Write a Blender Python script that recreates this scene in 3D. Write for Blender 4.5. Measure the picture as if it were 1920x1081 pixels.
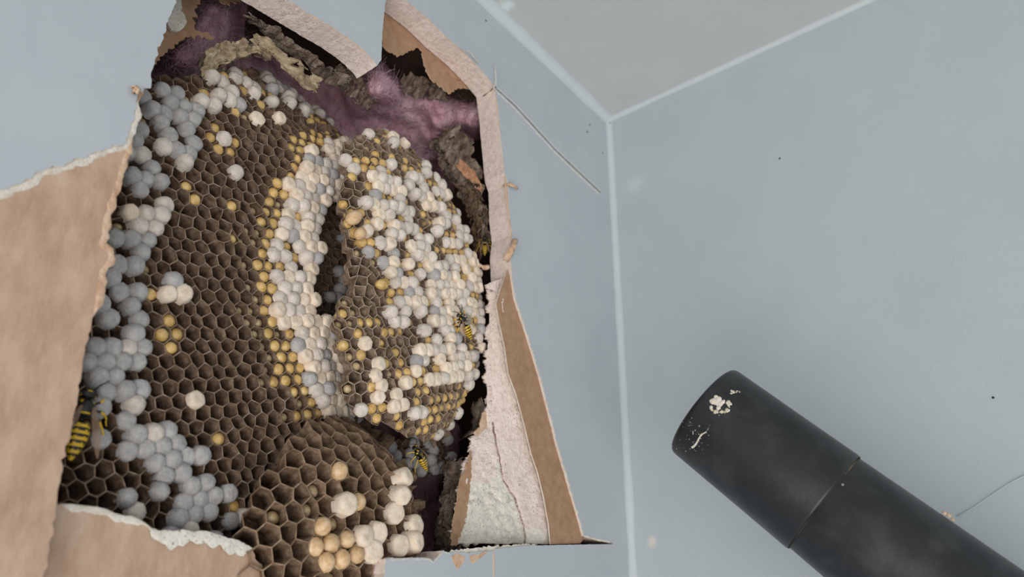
import bpy, bmesh, math, random
from mathutils import Vector, Matrix, noise
from mathutils.geometry import tessellate_polygon

for o in list(bpy.data.objects): bpy.data.objects.remove(o)
SC = bpy.context.scene
COL = SC.collection
random.seed(7)
PI = math.pi

# ------------------------------------------------------------------ camera, from the three edges of the room corner
F = 1400.0
def ray(x, y): return Vector(((x-960)/F, -(y-540.5)/F, -1.0))
VPX = (1140, 225)
r0 = ray(*VPX).normalized()
CORNER_CAM = r0*0.5
ts = []
for e in ((905, 0), (1630, 0), (1185, 1081)):
    t = ray(*e); t = t-r0*t.dot(r0); ts.append(t.normalized())
q = lambda i, j: -ts[i].dot(ts[j])
cs = [math.sqrt(q(0,1)*q(0,2)/q(1,2)), math.sqrt(q(0,1)*q(1,2)/q(0,2)), math.sqrt(q(0,2)*q(1,2)/q(0,1))]
dsx = [(t-r0*c).normalized() for t, c in zip(ts, cs)]
AX = dsx[1]; AZ = -dsx[2]; AY = AZ.cross(AX)          # world X: out of the left wall, Z: up
SGN = 1.0 if AY.dot(dsx[0]) > 0 else -1.0             # the left wall runs along world SGN*Y
M = Matrix((AX, AY, AZ))
H = 2.4
CAMLOC = Vector((0, 0, H)) - M @ CORNER_CAM
cam_d = bpy.data.cameras.new('camera'); cam = bpy.data.objects.new('camera', cam_d); COL.objects.link(cam)
cam.matrix_world = Matrix.Translation(CAMLOC) @ M.to_4x4()
cam_d.sensor_width = 36; cam_d.sensor_fit = 'HORIZONTAL'; cam_d.lens = F/1920*36
cam_d.clip_start = 0.002; cam_d.clip_end = 30
cam_d.dof.use_dof = True; cam_d.dof.focus_distance = 0.285; cam_d.dof.aperture_fstop = 13
SC.camera = cam

# ------------------------------------------------------------------ light and exposure
SC.view_settings.view_transform = 'Standard'; SC.view_settings.look = 'None'
SC.view_settings.gamma = 1; SC.view_settings.use_curve_mapping = False
SC.view_settings.exposure = 0.0
w = bpy.data.worlds.new('world'); SC.world = w; w.use_nodes = True
w.node_tree.nodes['Background'].inputs[0].default_value = (0.99, 0.99, 0.985, 1)
w.node_tree.nodes['Background'].inputs[1].default_value = 0.70
def area(name, loc, target, size, power, col=(1, 1, 1)):
    d = bpy.data.lights.new(name, 'AREA'); d.shape = 'DISK'; d.size = size; d.energy = power; d.color = col
    o = bpy.data.objects.new(name, d); COL.objects.link(o); o.location = loc
    o.rotation_euler = (Vector(target)-Vector(loc)).to_track_quat('-Z', 'Y').to_euler()
    return o
area('window_light', (1.0, SGN*1.25, 1.12), (0, SGN*0.12, 2.2), 1.6, 22, (1.0, 0.97, 0.93))

# ------------------------------------------------------------------ coordinates measured on the wall
def st(s, t, d=0.0): return Vector((-d, SGN*s, H-t))   # s from the corner, t below the ceiling, d into the wall
def P(px, py, d=0.0):                                   # photo measurement -> point on a plane d behind the wall face
    R = M @ ray(px, py)
    k = (-d-CAMLOC.x)/R.x
    return CAMLOC + R*k
def ST(px, py, d=0.0):
    p = P(px, py, d); return (p.y*SGN, H-p.z)
def PR(px, py):                                         # point on the right wall (y = 0)
    R = M @ ray(px, py); return CAMLOC + R*(-CAMLOC.y/R.y)
def PC(px, py):
    R = M @ ray(px, py); return CAMLOC + R*((H-CAMLOC.z)/R.z)
def PD(px, py, z): return CAMLOC + (M @ ray(px, py))*z
MT = M.transposed()
def proj(p):
    c = MT @ (p-CAMLOC); return (960+F*c.x/-c.z, 540.5-F*c.y/-c.z)
def nz(v, sc=1.0, seed=0): return noise.noise(Vector(v)*sc+Vector((seed*7.3, seed*3.1, seed*1.7)))
def fbm(v, sc=1.0, seed=0, o=4): return noise.fractal(Vector(v)*sc+Vector((seed*7.3, seed*3.1, seed*1.7)), 0.9, 2.1, o)

# ------------------------------------------------------------------ materials
def hexc(r, g, b):
    f = lambda c: (c/255/12.92) if c/255 <= 0.04045 else ((c/255+0.055)/1.055)**2.4
    return (f(r), f(g), f(b), 1)
def mat(name, stops, scale=200, rough=0.8, bump=0.0, bscale=None, detail=6, sss=0, spec=0.3, bdist=0.0005, rnd=0.0, stretch=None, world=False):
    m = bpy.data.materials.new(name); m.use_nodes = True; nt = m.node_tree; N = nt.nodes; L = nt.links
    b = N['Principled BSDF']; b.inputs['Roughness'].default_value = rough
    b.inputs['Specular IOR Level'].default_value = spec
    tc = N.new('ShaderNodeTexCoord'); src = tc.outputs['Object']
    if world: src = N.new('ShaderNodeNewGeometry').outputs['Position']
    if stretch:
        mp = N.new('ShaderNodeMapping'); mp.inputs['Scale'].default_value = stretch; L.new(src, mp.inputs[0]); src = mp.outputs[0]
    n = N.new('ShaderNodeTexNoise'); n.inputs['Scale'].default_value = scale; n.inputs['Detail'].default_value = detail
    n.inputs['Roughness'].default_value = 0.62
    L.new(src, n.inputs['Vector'])
    cr = N.new('ShaderNodeValToRGB'); e = cr.color_ramp.elements
    pos = [0.3+0.4*i/(max(1, len(stops)-1)) for i in range(len(stops))]
    e[0].position = pos[0]; e[0].color = stops[0]; e[1].position = pos[-1]; e[1].color = stops[-1]
    for p_, c_ in list(zip(pos, stops))[1:-1]:
        k = e.new(p_); k.color = c_
    L.new(n.outputs[0], cr.inputs[0]); out = cr.outputs[0]
    if rnd:
        oi = N.new('ShaderNodeObjectInfo'); hs = N.new('ShaderNodeHueSaturation')
        mr = N.new('ShaderNodeMapRange'); mr.inputs['To Min'].default_value = 1-rnd; mr.inputs['To Max'].default_value = 1+rnd
        L.new(oi.outputs['Random'], mr.inputs['Value']); L.new(mr.outputs[0], hs.inputs['Value']); L.new(out, hs.inputs['Color']); out = hs.outputs[0]
    L.new(out, b.inputs['Base Color'])
    if bump:
        n2 = N.new('ShaderNodeTexNoise'); n2.inputs['Scale'].default_value = bscale or scale*2; n2.inputs['Detail'].default_value = 5
        L.new(src, n2.inputs['Vector'])
        bp = N.new('ShaderNodeBump'); bp.inputs['Strength'].default_value = bump; bp.inputs['Distance'].default_value = bdist
        L.new(n2.outputs[0], bp.inputs['Height']); L.new(bp.outputs[0], b.inputs['Normal'])
    if sss:
        b.inputs['Subsurface Weight'].default_value = sss; b.inputs['Subsurface Radius'].default_value = (1, .75, .5); b.inputs['Subsurface Scale'].default_value = 0.0012
    return m
def add_spots(m, spots):
    """worn or smeared marks on a painted surface: (world point, radius, colour, strength)"""
    nt = m.node_tree; N = nt.nodes; L = nt.links; b = N['Principled BSDF']
    cur = b.inputs['Base Color'].links[0].from_socket
    geo = N.new('ShaderNodeNewGeometry')
    nn = N.new('ShaderNodeTexNoise'); nn.inputs['Scale'].default_value = 260; nn.inputs['Detail'].default_value = 4; L.new(geo.outputs['Position'], nn.inputs['Vector'])
    for p, r, c, k in spots:
        dd = N.new('ShaderNodeVectorMath'); dd.operation = 'DISTANCE'; dd.inputs[1].default_value = p; L.new(geo.outputs['Position'], dd.inputs[0])
        ad = N.new('ShaderNodeMath'); ad.operation = 'MULTIPLY_ADD'; ad.inputs[1].default_value = r*1.2; L.new(nn.outputs[0], ad.inputs[0]); L.new(dd.outputs['Value'], ad.inputs[2])
        mr = N.new('ShaderNodeMapRange'); mr.inputs['From Min'].default_value = r*0.8; mr.inputs['From Max'].default_value = r*1.6
        mr.inputs['To Min'].default_value = k; mr.inputs['To Max'].default_value = 0; L.new(ad.outputs[0], mr.inputs['Value'])
        mx = N.new('ShaderNodeMix'); mx.data_type = 'RGBA'; L.new(mr.outputs[0], mx.inputs['Factor']); L.new(cur, mx.inputs['A']); mx.inputs['B'].default_value = c
        cur = mx.outputs['Result']
    L.new(cur, b.inputs['Base Color'])

M_CHIP = mat('nest_chip', [hexc(120,84,62), hexc(168,124,94), hexc(196,158,130)], 300, 0.9, 0.6, 900)
M_BLUE = mat('wall_paint', [hexc(180,187,194), hexc(184,191,198), hexc(188,195,201)], 30, 0.75, 0.35, 900, bdist=0.0002)
M_RIGHT = mat('wall_paint_right', [hexc(179,188,192), hexc(183,192,196), hexc(187,195,199)], 18, 0.75, 0.5, 700, bdist=0.0003)
M_CEIL = mat('ceiling_paint', [hexc(188,193,194), hexc(192,197,198), hexc(196,200,201)], 20, 0.8, 0.4, 600, bdist=0.0003)
M_CAULK = mat('caulk', [hexc(194,201,204), hexc(200,207,209)], 60, 0.6, 0.2, 400)
M_GYP = mat('gypsum', [hexc(212,192,182), hexc(226,208,199), hexc(232,216,208), hexc(236,222,215)], 420, 0.95, 0.7, 1500, bdist=0.0004)
M_GYPW = mat('gypsum_pale', [hexc(208,202,190), hexc(226,220,210), hexc(236,230,220)], 300, 0.95, 0.8, 900, bdist=0.0006)
M_BROWN = mat('face_paper', [hexc(176,145,122), hexc(192,162,140), hexc(205,178,157)], 160, 0.95, 0.5, 1200, bdist=0.0003, stretch=(1, 1, 0.45))
M_BROWN2 = mat('kraft_paper', [hexc(160,124,96), hexc(172,137,109), hexc(182,148,121)], 260, 0.95, 0.3, 1500, bdist=0.0002)
M_TORN = mat('torn_ply', [hexc(206,190,172), hexc(226,217,205), hexc(236,230,222)], 300, 0.95, 0.8, 1500)
M_TORN2 = mat('torn_ply_tan', [hexc(190,150,120), hexc(214,180,152), hexc(226,200,178)], 300, 0.95, 0.8, 1500)
M_COMB = mat('comb_paper', [hexc(70,54,43), hexc(104,84,68), hexc(130,108,90), hexc(160,138,118)], 330, 0.9, 0.6, 1400, bdist=0.0004)
M_RIM = mat('comb_rim', [hexc(106,88,72), hexc(140,120,102), hexc(182,164,146)], 500, 0.9, 0.6, 1400)
M_COMB3 = mat('comb_paper_warm', [hexc(84,66,50), hexc(116,94,74), hexc(142,118,96), hexc(168,146,124)], 300, 0.9, 0.6, 1200, bdist=0.0004, stretch=(1, 1, 1.6))
M_COMB2 = mat('comb_paper_pale', [hexc(84,68,54), hexc(122,102,84), hexc(150,130,112), hexc(178,160,142)], 420, 0.9, 0.8, 1600, bdist=0.0004)
M_RIM2 = mat('comb_rim_pale', [hexc(132,112,94), hexc(172,152,134), hexc(204,190,174)], 700, 0.9, 0.8, 1600)
M_RIM3 = mat('comb_rim_warm', [hexc(112,90,72), hexc(146,122,100), hexc(180,156,134)], 500, 0.9, 0.6, 1400)
M_CAPW = mat('cap_silk_grey', [hexc(194,184,174), hexc(218,207,197), hexc(234,224,214)], 420, 0.75, 1.0, 1500, sss=0.15, rnd=0.07, bdist=0.0004, world=True)
M_CAPG = mat('cap_silk_grey_shaded', [hexc(160,157,157), hexc(180,177,176), hexc(200,196,194)], 420, 0.8, 1.0, 1500, rnd=0.08, bdist=0.0004, world=True)  # greyer silk; on the far left caps this colour also carries the shade
M_CAPC = mat('cap_silk_cream', [hexc(220,200,178), hexc(238,220,200), hexc(244,232,216)], 420, 0.65, 1.0, 1500, sss=0.2, rnd=0.06, bdist=0.0003, world=True)
M_LARV = mat('larva_yellow', [hexc(180,138,74), hexc(208,172,106), hexc(224,196,140)], 420, 0.35, 0.5, 1500, sss=0.2, spec=0.5, rnd=0.14, world=True)
M_LARVD = mat('larva_dull', [hexc(150,126,90), hexc(180,156,118), hexc(206,186,150)], 420, 0.4, 0.5, 1500, spec=0.5, rnd=0.15, world=True)
M_LARVP = mat('larva_peach', [hexc(200,160,112), hexc(222,188,146), hexc(232,206,172)], 420, 0.3, 0.5, 1500, sss=0.2, spec=0.5, rnd=0.08, world=True)
M_ENV = mat('nest_envelope', [hexc(58,48,42), hexc(104,88,76), hexc(140,124,110), hexc(176,162,146)], 130, 0.95, 1.0, 500, bdist=0.001, stretch=(1, 3.5, 1))
M_ENVL = mat('nest_envelope_pale', [hexc(110,90,70), hexc(152,132,108), hexc(182,164,136), hexc(208,194,168)], 150, 0.95, 1.0, 600, bdist=0.001, stretch=(1, 1, 3))
M_PINK = mat('glass_wool', [hexc(164,120,134), hexc(196,150,164), hexc(212,174,186), hexc(228,200,208)], 45, 1.0, 0.8, 500, bdist=0.002)
M_FIB = mat('glass_wool_fibre', [hexc(190,150,165), hexc(214,178,190)], 80, 0.9)
M_WOOD = mat('sheathing_wood', [hexc(40,32,26), hexc(62,50,40), hexc(78,64,52)], 30, 0.9, 0.3, 200, stretch=(1, 1, .2))
M_BLACK = mat('black_plastic', [hexc(20,22,24), hexc(30,32,35), hexc(48,49,51)], 90, 0.38, 0.25, 900, spec=0.5, bdist=0.0002)
M_GROOVE = mat('score_brown', [hexc(112,92,78), hexc(140,118,102)], 500, 0.95)  # dark brown middle of the knife score
M_DUST = mat('dried_plaster', [hexc(150,130,100), hexc(210,200,180), hexc(236,234,228)], 600, 0.9, 0.8, 1500)
M_DUSTG = mat('pale_scuff', [hexc(140,142,146), hexc(176,178,182)], 600, 0.9, 0.8, 1500)
def flat(name, c, rough=0.4, spec=0.5, alpha=1):
    m = bpy.data.materials.new(name); m.use_nodes = True; b = m.node_tree.nodes['Principled BSDF']
    b.inputs['Base Color'].default_value = c; b.inputs['Roughness'].default_value = rough; b.inputs['Specular IOR Level'].default_value = spec
    b.inputs['Alpha'].default_value = alpha; return m
M_WBLK = flat('wasp_black', hexc(24,22,20), 0.35); M_WYEL = flat('wasp_yellow', hexc(226,184,40), 0.4)
M_WING = flat('wasp_wing', hexc(150,120,96), 0.25, 0.6, 0.55); M_SPECK = flat('dark_speck', hexc(50,46,48), 0.8)

# dust specks and pores on the cut gypsum
def pores(m, col, scale, thr):
    nt = m.node_tree; N = nt.nodes; L = nt.links; b = N['Principled BSDF']; cur = b.inputs['Base Color'].links[0].from_socket
    tc = N.new('ShaderNodeTexCoord'); v = N.new('ShaderNodeTexVoronoi'); v.inputs['Scale'].default_value = scale; v.inputs['Randomness'].default_value = 1
    L.new(tc.outputs['Object'], v.inputs['Vector'])
    n = N.new('ShaderNodeTexNoise'); n.inputs['Scale'].default_value = scale*0.15; L.new(tc.outputs['Object'], n.inputs['Vector'])
    mu = N.new('ShaderNodeMath'); mu.operation = 'MULTIPLY'; mu.inputs[1].default_value = thr*2; L.new(n.outputs[0], mu.inputs[0])
    lt = N.new('ShaderNodeMath'); lt.operation = 'LESS_THAN'; L.new(v.outputs['Distance'], lt.inputs[0]); L.new(mu.outputs[0], lt.inputs[1])
    mx = N.new('ShaderNodeMix'); mx.data_type = 'RGBA'; L.new(lt.outputs[0], mx.inputs['Factor']); L.new(cur, mx.inputs['A']); mx.inputs['B'].default_value = col
    L.new(mx.outputs['Result'], b.inputs['Base Color'])
pores(M_GYP, hexc(150,132,122), 900, 0.16)
pores(M_GYPW, hexc(150,140,128), 800, 0.17)
add_spots(M_CEIL, [(PC(950, 10), 0.006, hexc(220,228,230), 0.9)])
add_spots(M_RIGHT, [(PR(1222, 1016), 0.0035, hexc(222,214,204), 0.9), (PR(1190, 345), 0.008, hexc(200,212,216), 0.6)])

# ------------------------------------------------------------------ object helpers
def link(name, me, parent=None, mats=None, smooth=False, kind=None, label=None):
    o = bpy.data.objects.new(name, me); COL.objects.link(o)
    if mats is not None:
        for m in (mats if isinstance(mats, (list, tuple)) else [mats]): me.materials.append(m)
    if smooth:
        me.polygons.foreach_set('use_smooth', [True]*len(me.polygons))
    if parent is not None:
        o.parent = parent; o.matrix_parent_inverse = parent.matrix_world.inverted()
    if kind: o['kind'] = kind
    if label: o['label'] = label
    return o
def mesh(name, V, Fc, MI=None):
    me = bpy.data.meshes.new(name); me.from_pydata([tuple(v) for v in V], [], Fc)
    if MI: me.polygons.foreach_set('material_index', MI)
    me.update(); return me
def tag(o, label, cat, group=None):
    o['label'] = label; o['category'] = cat
    if group: o['group'] = group
    return o
def empty(name, loc, label=None, cat=None, group=None):
    o = bpy.data.objects.new(name, None); COL.objects.link(o); o.location = loc; o.empty_display_size = 0.01
    o.matrix_world = Matrix.Translation(loc)
    if label: tag(o, label, cat, group)
    return o
def struct(o): o['kind'] = 'structure'; return o
def inpoly(x, y, pl):
    c = False; n = len(pl); j = n-1
    for i in range(n):
        xi, yi = pl[i]; xj, yj = pl[j]
        if (yi > y) != (yj > y) and x < (xj-xi)*(y-yi)/(yj-yi)+xi: c = not c
        j = i
    return c

# polylines on the wall, densified and roughened in metres
def dens(pts, step, amp=0.0, seed=0, closed=True, frayed=None):
    out = []; n = len(pts)
    for i in range(n if closed else n-1):
        a = Vector(pts[i]); b = Vector(pts[(i+1) % n]); L = (b-a).length
        k = max(1, min(400, int(L/step)))
        nrm = Vector((-(b-a).y, (b-a).x)); nrm = nrm/(nrm.length or 1)
        for j in range(k):
            p = a.lerp(b, j/k)
            f = amp*(fbm((p.x, p.y, 0), 500, seed)*0.7+fbm((p.x, p.y, 0), 1700, seed+1)*0.5)
            out.append(p+nrm*f)
    if not closed: out.append(Vector(pts[-1]))
    return [(v.x, v.y) for v in out]
def sheet(name, outer, holes, d0, d1, mfront, mside, parent=None, rows=1, rough=0.0, seed=0, wob=None, back=True):
    """solid board between depths d0 < d1 with an outline and holes, in wall metres"""
    loops = [outer]+holes
    V = []; Fc = []; MI = []
    f3 = [[Vector((x, y, 0)) for x, y in lp] for lp in loops]
    tris = tessellate_polygon(f3)
    flatp = [p for lp in loops for p in lp]
    wb = wob or (lambda s, t: 0.0)
    nf = len(flatp)
    for s, t in flatp: V.append(st(s, t, d0+wb(s, t)))
    def addf(idx, want, mi):
        a, b, c = (V[i] for i in idx)
        n = (b-a).cross(c-a)
        Fc.append(tuple(idx) if n.x*want > 0 else tuple(reversed(idx))); MI.append(mi)
    for t in tris: addf(list(t), 1, 0)
    base = 0; prev = list(range(nf)); 
    for r in range(1, rows+1):
        d = d0+(d1-d0)*r/rows; cur = []
        for i, (s, t) in enumerate(flatp):
            k = rough if r < rows or rough else 0
            a = fbm((s, t, d), 420, seed, 3)*k; b = fbm((s, t, d), 420, seed+5, 3)*k
            cur.append(len(V)); V.append(st(s+a, t+b, d+wb(s, t)))
        o = 0
        for li, lp in enumerate(loops):
            n = len(lp)
            ar = sum(lp[i][0]*lp[(i+1) % n][1]-lp[(i+1) % n][0]*lp[i][1] for i in range(n))
            for i in range(n):
                j = (i+1) % n
                qd = (prev[o+i], prev[o+j], cur[o+j], cur[o+i])
                flip = (ar > 0) != (li > 0)
                if SGN < 0: flip = not flip
                Fc.append(qd if flip else tuple(reversed(qd))); MI.append(1)
            o += n
        prev = cur
    if back:
        for t in tris:
            addf([prev[i] for i in t], -1, 0 if mside is None else 2)
    me = mesh(name, V, Fc, MI)
    bm = bmesh.new(); bm.from_mesh(me); bmesh.ops.recalc_face_normals(bm, faces=bm.faces); bm.to_mesh(me); bm.free()
    return link(name, me, parent, [mfront, mside or mfront, M_BROWN2])
def px(pts, d=0.0): return [ST(x, y, d) for x, y in pts]

# ------------------------------------------------------------------ the room: hole outline read off the photo
RIGHT_EDGE = [(370,-105),(450,-56),(540,0),(600,38),(640,62),(675,88),(700,112),(707,123),(715,112),(717,60),(722,8),(730,-16),(742,-14),
   (765,4),(800,32),(835,68),(870,98),(905,135),(928,163),(934,205),(940,265),(946,325),(953,345),(955,400),(960,440),(957,470),(960,520),(966,560),(986,620),(1000,665),
   (1012,705),(1030,775),(1044,830),(1060,885),(1076,940),(1088,980),(1094,1004),(1118,1010),(1150,1017),(1150,1019.5),(1100,1020),(1050,1021),(986,1022.5)]
LOWER_EDGE = [(930,1031),(880,1036),(855,1034),(838,1037),(832,1031),(822,1042),(812,1052),(806,1046),(765,1045),(724,1047),(719,1080),(715,1200),(712,1300)]
paint_left = [(480,1480),(100,1500),(-200,1300),(-420,1000),(-420,640),(-260,470),(-80,392),(0,358),(28,348),(52,337),(75,318),(100,313),(135,303),(168,290),(205,277),(236,268),
   (243,240),(254,215),(256,190),(262,176),(270,166),(280,163),(286,130),(300,85),(315,40),(330,0),(350,-60)]
board_left = [(560,1320),(480,1200),(300,1250),(60,1300),(62,1150),(82,1081),(100,1000),(110,930),(118,880),(135,800),(150,730),(158,680),(165,640),(180,580),(188,540),(193,505),(208,488),(214,476),(208,466),(192,460),(196,425),(206,385),(222,340),(236,290),
   (246,250),(258,215),(262,190),(272,170),(281,160),(286,135),(300,88),(315,44),(330,2),(350,-60)]
# keep the rough tear lively but the cut lines crisp
R_ST = dens(px(RIGHT_EDGE), 0.0009, 0.00016, 1, False)
L_ST = dens(px(LOWER_EDGE), 0.0009, 0.0007, 2, False)
PL_ST = dens(px(paint_left), 0.0011, 0.0010, 3, False)
BL_ST = dens(px(board_left), 0.0011, 0.0008, 4, False)
hole_paint = R_ST + L_ST + PL_ST
hole_board = R_ST + L_ST + BL_ST
def clean(lp):
    out = []
    for p in lp:
        if not out or (Vector(p)-Vector(out[-1])).length > 1e-5: out.append(p)
    return out
hole_paint = clean(hole_paint); hole_board = clean(hole_board)
W_OUT = [(0.0, 0.0), (2.6, 0.0), (2.6, 2.4), (0.0, 2.4)]
T_PAINT = 0.0006
wall = sheet('wall_left', W_OUT, [hole_paint], 0.0, T_PAINT, M_BLUE, M_TORN, seed=3)
struct(wall)
wall['label'] = 'light blue painted drywall with a ragged hole cut open over the wasp nest'
board = sheet('drywall_core', [(0.0,0.0),(2.6,0.0),(2.6,2.4),(0.0,2.4)], [hole_board], T_PAINT, 0.0127, M_BROWN, M_GYP, wall, rows=10, rough=0.00018, seed=11)
board['label'] = 'gypsum board with brown face paper bared left of the hole and a pinkish cut edge'

def box(name, lo, hi, m, parent=None):
    (x0,y0,z0), (x1,y1,z1) = lo, hi
    V = [(x,y,z) for x in (x0,x1) for y in (y0,y1) for z in (z0,z1)]
    Fc = [(0,1,3,2),(4,6,7,5),(0,4,5,1),(2,3,7,6),(0,2,6,4),(1,5,7,3)]
    me = mesh(name, V, Fc)
    bm = bmesh.new(); bm.from_mesh(me); bmesh.ops.recalc_face_normals(bm, faces=bm.faces)
    bm.to_mesh(me); bm.free(); return link(name, me, parent, m)
def ybox(name, s0, s1, x0, x1, z0, z1, m, parent=None):
    a, b = sorted((SGN*s0, SGN*s1)); return box(name, (x0, a, z0), (x1, b, z1), m, parent)
struct(ybox('wall_right', -0.0127, 0.0, 0.0, 2.6, 0, H, M_RIGHT))
struct(ybox('ceiling', -0.0127, 2.6, -0.0127, 2.6, H, H+0.0127, M_CEIL))
M_FLOOR = mat('floor_carpet', [hexc(150,140,128), hexc(172,162,150)], 80, 0.95, 0.5, 400)
struct(ybox('floor', -0.0127, 2.6, -0.0127, 2.6, -0.02, 0, M_FLOOR))
# stud bay behind the board, added so no world light leaks into the cavity
ybox('sheathing', 0.0, 0.6, -0.13, -0.118, 1.6, H, M_WOOD, wall)
ybox('stud', 0.018, 0.056, -0.118, -0.0127, 1.6, H-0.04, M_WOOD, wall)
ybox('stud', 0.46, 0.50, -0.118, -0.0127, 1.6, H-0.04, M_WOOD, wall)
ybox('top_plate', 0.0, 0.6, -0.118, -0.0127, H-0.04, H, M_WOOD, wall)
ybox('blocking', 0.056, 0.46, -0.118, -0.0127, 1.85, 1.89, M_WOOD, wall)

# caulked inside corners: concave fillets
def fillet(name, o, along, a, b, L, r, n0, n1):
    o = Vector(o); along = Vector(along); a = Vector(a); b = Vector(b)
    V = []; Fc = []; K = 6; SEG = 160
    for i in range(SEG+1):
        x = (i/SEG)**2*L if L > 0.8 else i/SEG*L
        rr = r*(1+0.22*fbm((x, n0, 0), 40)+0.06*fbm((x, n0, 3), 220))
        for k in range(K+1):
            t = k/K*PI/2
            u = rr*(1-math.sin(t)); v = rr*(1-math.cos(t))
            V.append(o+along*x+a*max(u, 0.00003)+b*max(v, 0.00003))
    for i in range(SEG):
        for k in range(K):
            q0 = i*(K+1)+k; Fc.append((q0, q0+1, q0+K+2, q0+K+1))
    me = mesh(name, V, Fc)
    ob = struct(link(name, me, None, M_CAULK, True)); return ob
fillet('trim_1', (0, 0, H), (0, 0, -1), (1, 0, 0), (0, SGN, 0), 2.4, 0.0030, 1, 0)
fillet('trim_2', (0, 0, H), (1, 0, 0), (0, SGN, 0), (0, 0, -1), 2.6, 0.0024, 2, 0)
fillet('trim_3', (0, 0, H), (0, SGN, 0), (1, 0, 0), (0, 0, -1), 2.6, 0.0048, 3, 0)

# ------------------------------------------------------------------ torn paper around the hole (parts of the wall)
def ribbon(name, pts, w0, w1, d, m, parent, seed=0, label=None, thick=0.0004, step=0.0008):
    """ragged strip of paper ply along a polyline (wall metres); w0, w1 are its reach to each side"""
    c = dens(pts, step, 0, seed, False)
    L = []; R = []
    for i, p in enumerate(c):
        a = Vector(c[max(0, i-1)]); b = Vector(c[min(len(c)-1, i+1)]); t = (b-a).normalized(); n = Vector((-t.y, t.x)); p = Vector(p)
        e = min(1, i/4, (len(c)-1-i)/4)
        L.append(p+n*w0*e*max(0.25, 1+0.6*fbm((p.x, p.y, 0), 300, seed)+0.25*fbm((p.x, p.y, 0), 1100, seed)))
        R.append(p-n*w1*e*max(0.25, 1+0.7*fbm((p.x, p.y, 0), 300, seed+3)+0.3*fbm((p.x, p.y, 0), 1100, seed+4)))
    V = []; Fc = []
    for a, b in zip(L, R):
        mid = (a+b)/2
        V += [st(a.x, a.y, d+thick*.5), st(mid.x, mid.y, d-thick*(0.6+0.8*fbm((mid.x, mid.y, 0), 900, seed))), st(b.x, b.y, d+thick*.5)]
    for i in range(len(L)-1):
        for k in (0, 1): Fc.append((i*3+k, i*3+k+1, i*3+k+4, i*3+k+3))
    return link(name, mesh(name, V, Fc), parent, m, True, None, label)
ribbon('torn_ply', px([(-300,492),(-80,398),(0,364),(52,341),(78,322),(135,308),(205,280),(240,268),(246,245),(257,215),(260,185)]), 0.0010, 0.0012, T_PAINT*0.7, M_TORN, wall, 21, 'whitish torn paper ply where paint meets bared brown paper')
ribbon('torn_ply', px([(250,262),(236,295),(222,345),(207,390),(196,430),(193,458),(208,468),(210,482),(194,508),(188,545),(178,590)]), 0.0012, 0.0007, T_PAINT*0.8, M_TORN2, wall, 22, 'frayed orange tan paper fibres along the left cut')
ribbon('torn_ply', px([(540,-1),(600,37),(640,61),(675,87),(700,111),(708,122)]), 0.0004, 0.0004, 0.0002, M_TORN2, wall, 23)
ribbon('torn_ply', px([(742,-14),(765,3),(800,31),(835,67),(870,97),(905,134),(929,163),(934,205),(941,265),(947,325),(954,400),(960,440),(958,470),(961,520)]), 0.0005, 0.0004, 0.0002, M_TORN2, wall, 24)
ribbon('torn_ply', px([(961,520),(967,560),(987,620),(1001,665),(1013,705),(1031,775),(1045,830),(1061,885),(1077,940),(1089,980),(1096,1004),(1118,1010),(1148,1016.5)]), 0.0006, 0.0004, 0.0001, M_TORN, wall, 25)
ribbon('torn_ply', px([(724,1049),(765,1047),(806,1048),(813,1054),(822,1044),(832,1034),(850,1037)]), 0.0004, 0.0005, 0.0001, M_TORN, wall, 26)

# patches where the lower strip lost its paint
def patch(name, pts, d, m, parent, seed=0, label=None, th=0.0004, amp=0.0007, front=None):
    lp = clean(dens(px(pts), 0.0006, amp, seed))
    o = sheet(name, lp, [], d, d+th, m, m, parent, seed=seed)
    if label: o['label'] = label
    return o
patch('torn_patch', [(846,1041),(858,1036),(872,1043),(868,1056),(858,1068),(850,1058)], -0.0001, M_TORN2, wall, 31)
patch('torn_patch', [(882,1050),(880,1042),(893,1038),(915,1033),(905,1042),(893,1052),(886,1056)], -0.0001, M_TORN2, wall, 32)
patch('torn_patch', [(840,1042),(850,1031),(930,1023),(985,1019),(1010,1020),(1000,1026),(930,1034),(875,1040)], 0.0006, M_GYPW, wall, 33, 'pale bared gypsum lip along the slit')
def scratch(name, pts, d, m, wdt, parent, seed=0, label=None):
    lp = dens(pts, 0.0007, 0.0002, seed, False); V = []; Fc = []
    for i, p in enumerate(lp):
        a = Vector(lp[max(0, i-1)]); b = Vector(lp[min(len(lp)-1, i+1)]); t = (b-a).normalized(); n = Vector((-t.y, t.x)); p = Vector(p)
        ww = wdt*(0.75+0.6*fbm((p.x, p.y, 0), 700, seed))*min(1, 0.3+i/3, 0.3+(len(lp)-1-i)/3)
        V += [st(*(p+n*ww), d+0.00002), st(p.x, p.y, d-wdt*0.35), st(*(p-n*ww), d+0.00002)]
    for i in range(len(lp)-1):
        for k in (0, 1): Fc.append((i*3+k, i*3+k+1, i*3+k+4, i*3+k+3))
    return link(name, mesh(name, V, Fc), parent, m, False, None, label)
SL = [(930,166),(965,198),(1000,236),(1040,280),(1080,318),(1126,361)]
scratch('score_lip', px([(x+2.5,y-2) for x, y in SL]), 0, M_CAULK, 0.00055, wall, 41, 'white raised paper lip of the knife score')
scratch('score_lip', px([(x-2.5,y+2.5) for x, y in SL]), 0, M_TORN, 0.00055, wall, 42)
scratch('score_line', px(SL), -0.0002, M_GROOVE, 0.00042, wall, 43, 'brown knife score running from hole to corner')
scratch('score_lip', px([(928,122),(929,140),(931,163)]), -0.0001, M_CAULK, 0.0006, wall, 44)
scratch('score_line', px([(925,1034),(926,1050),(925,1085)]), 0, M_TORN2, 0.0007, wall, 45)
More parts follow.
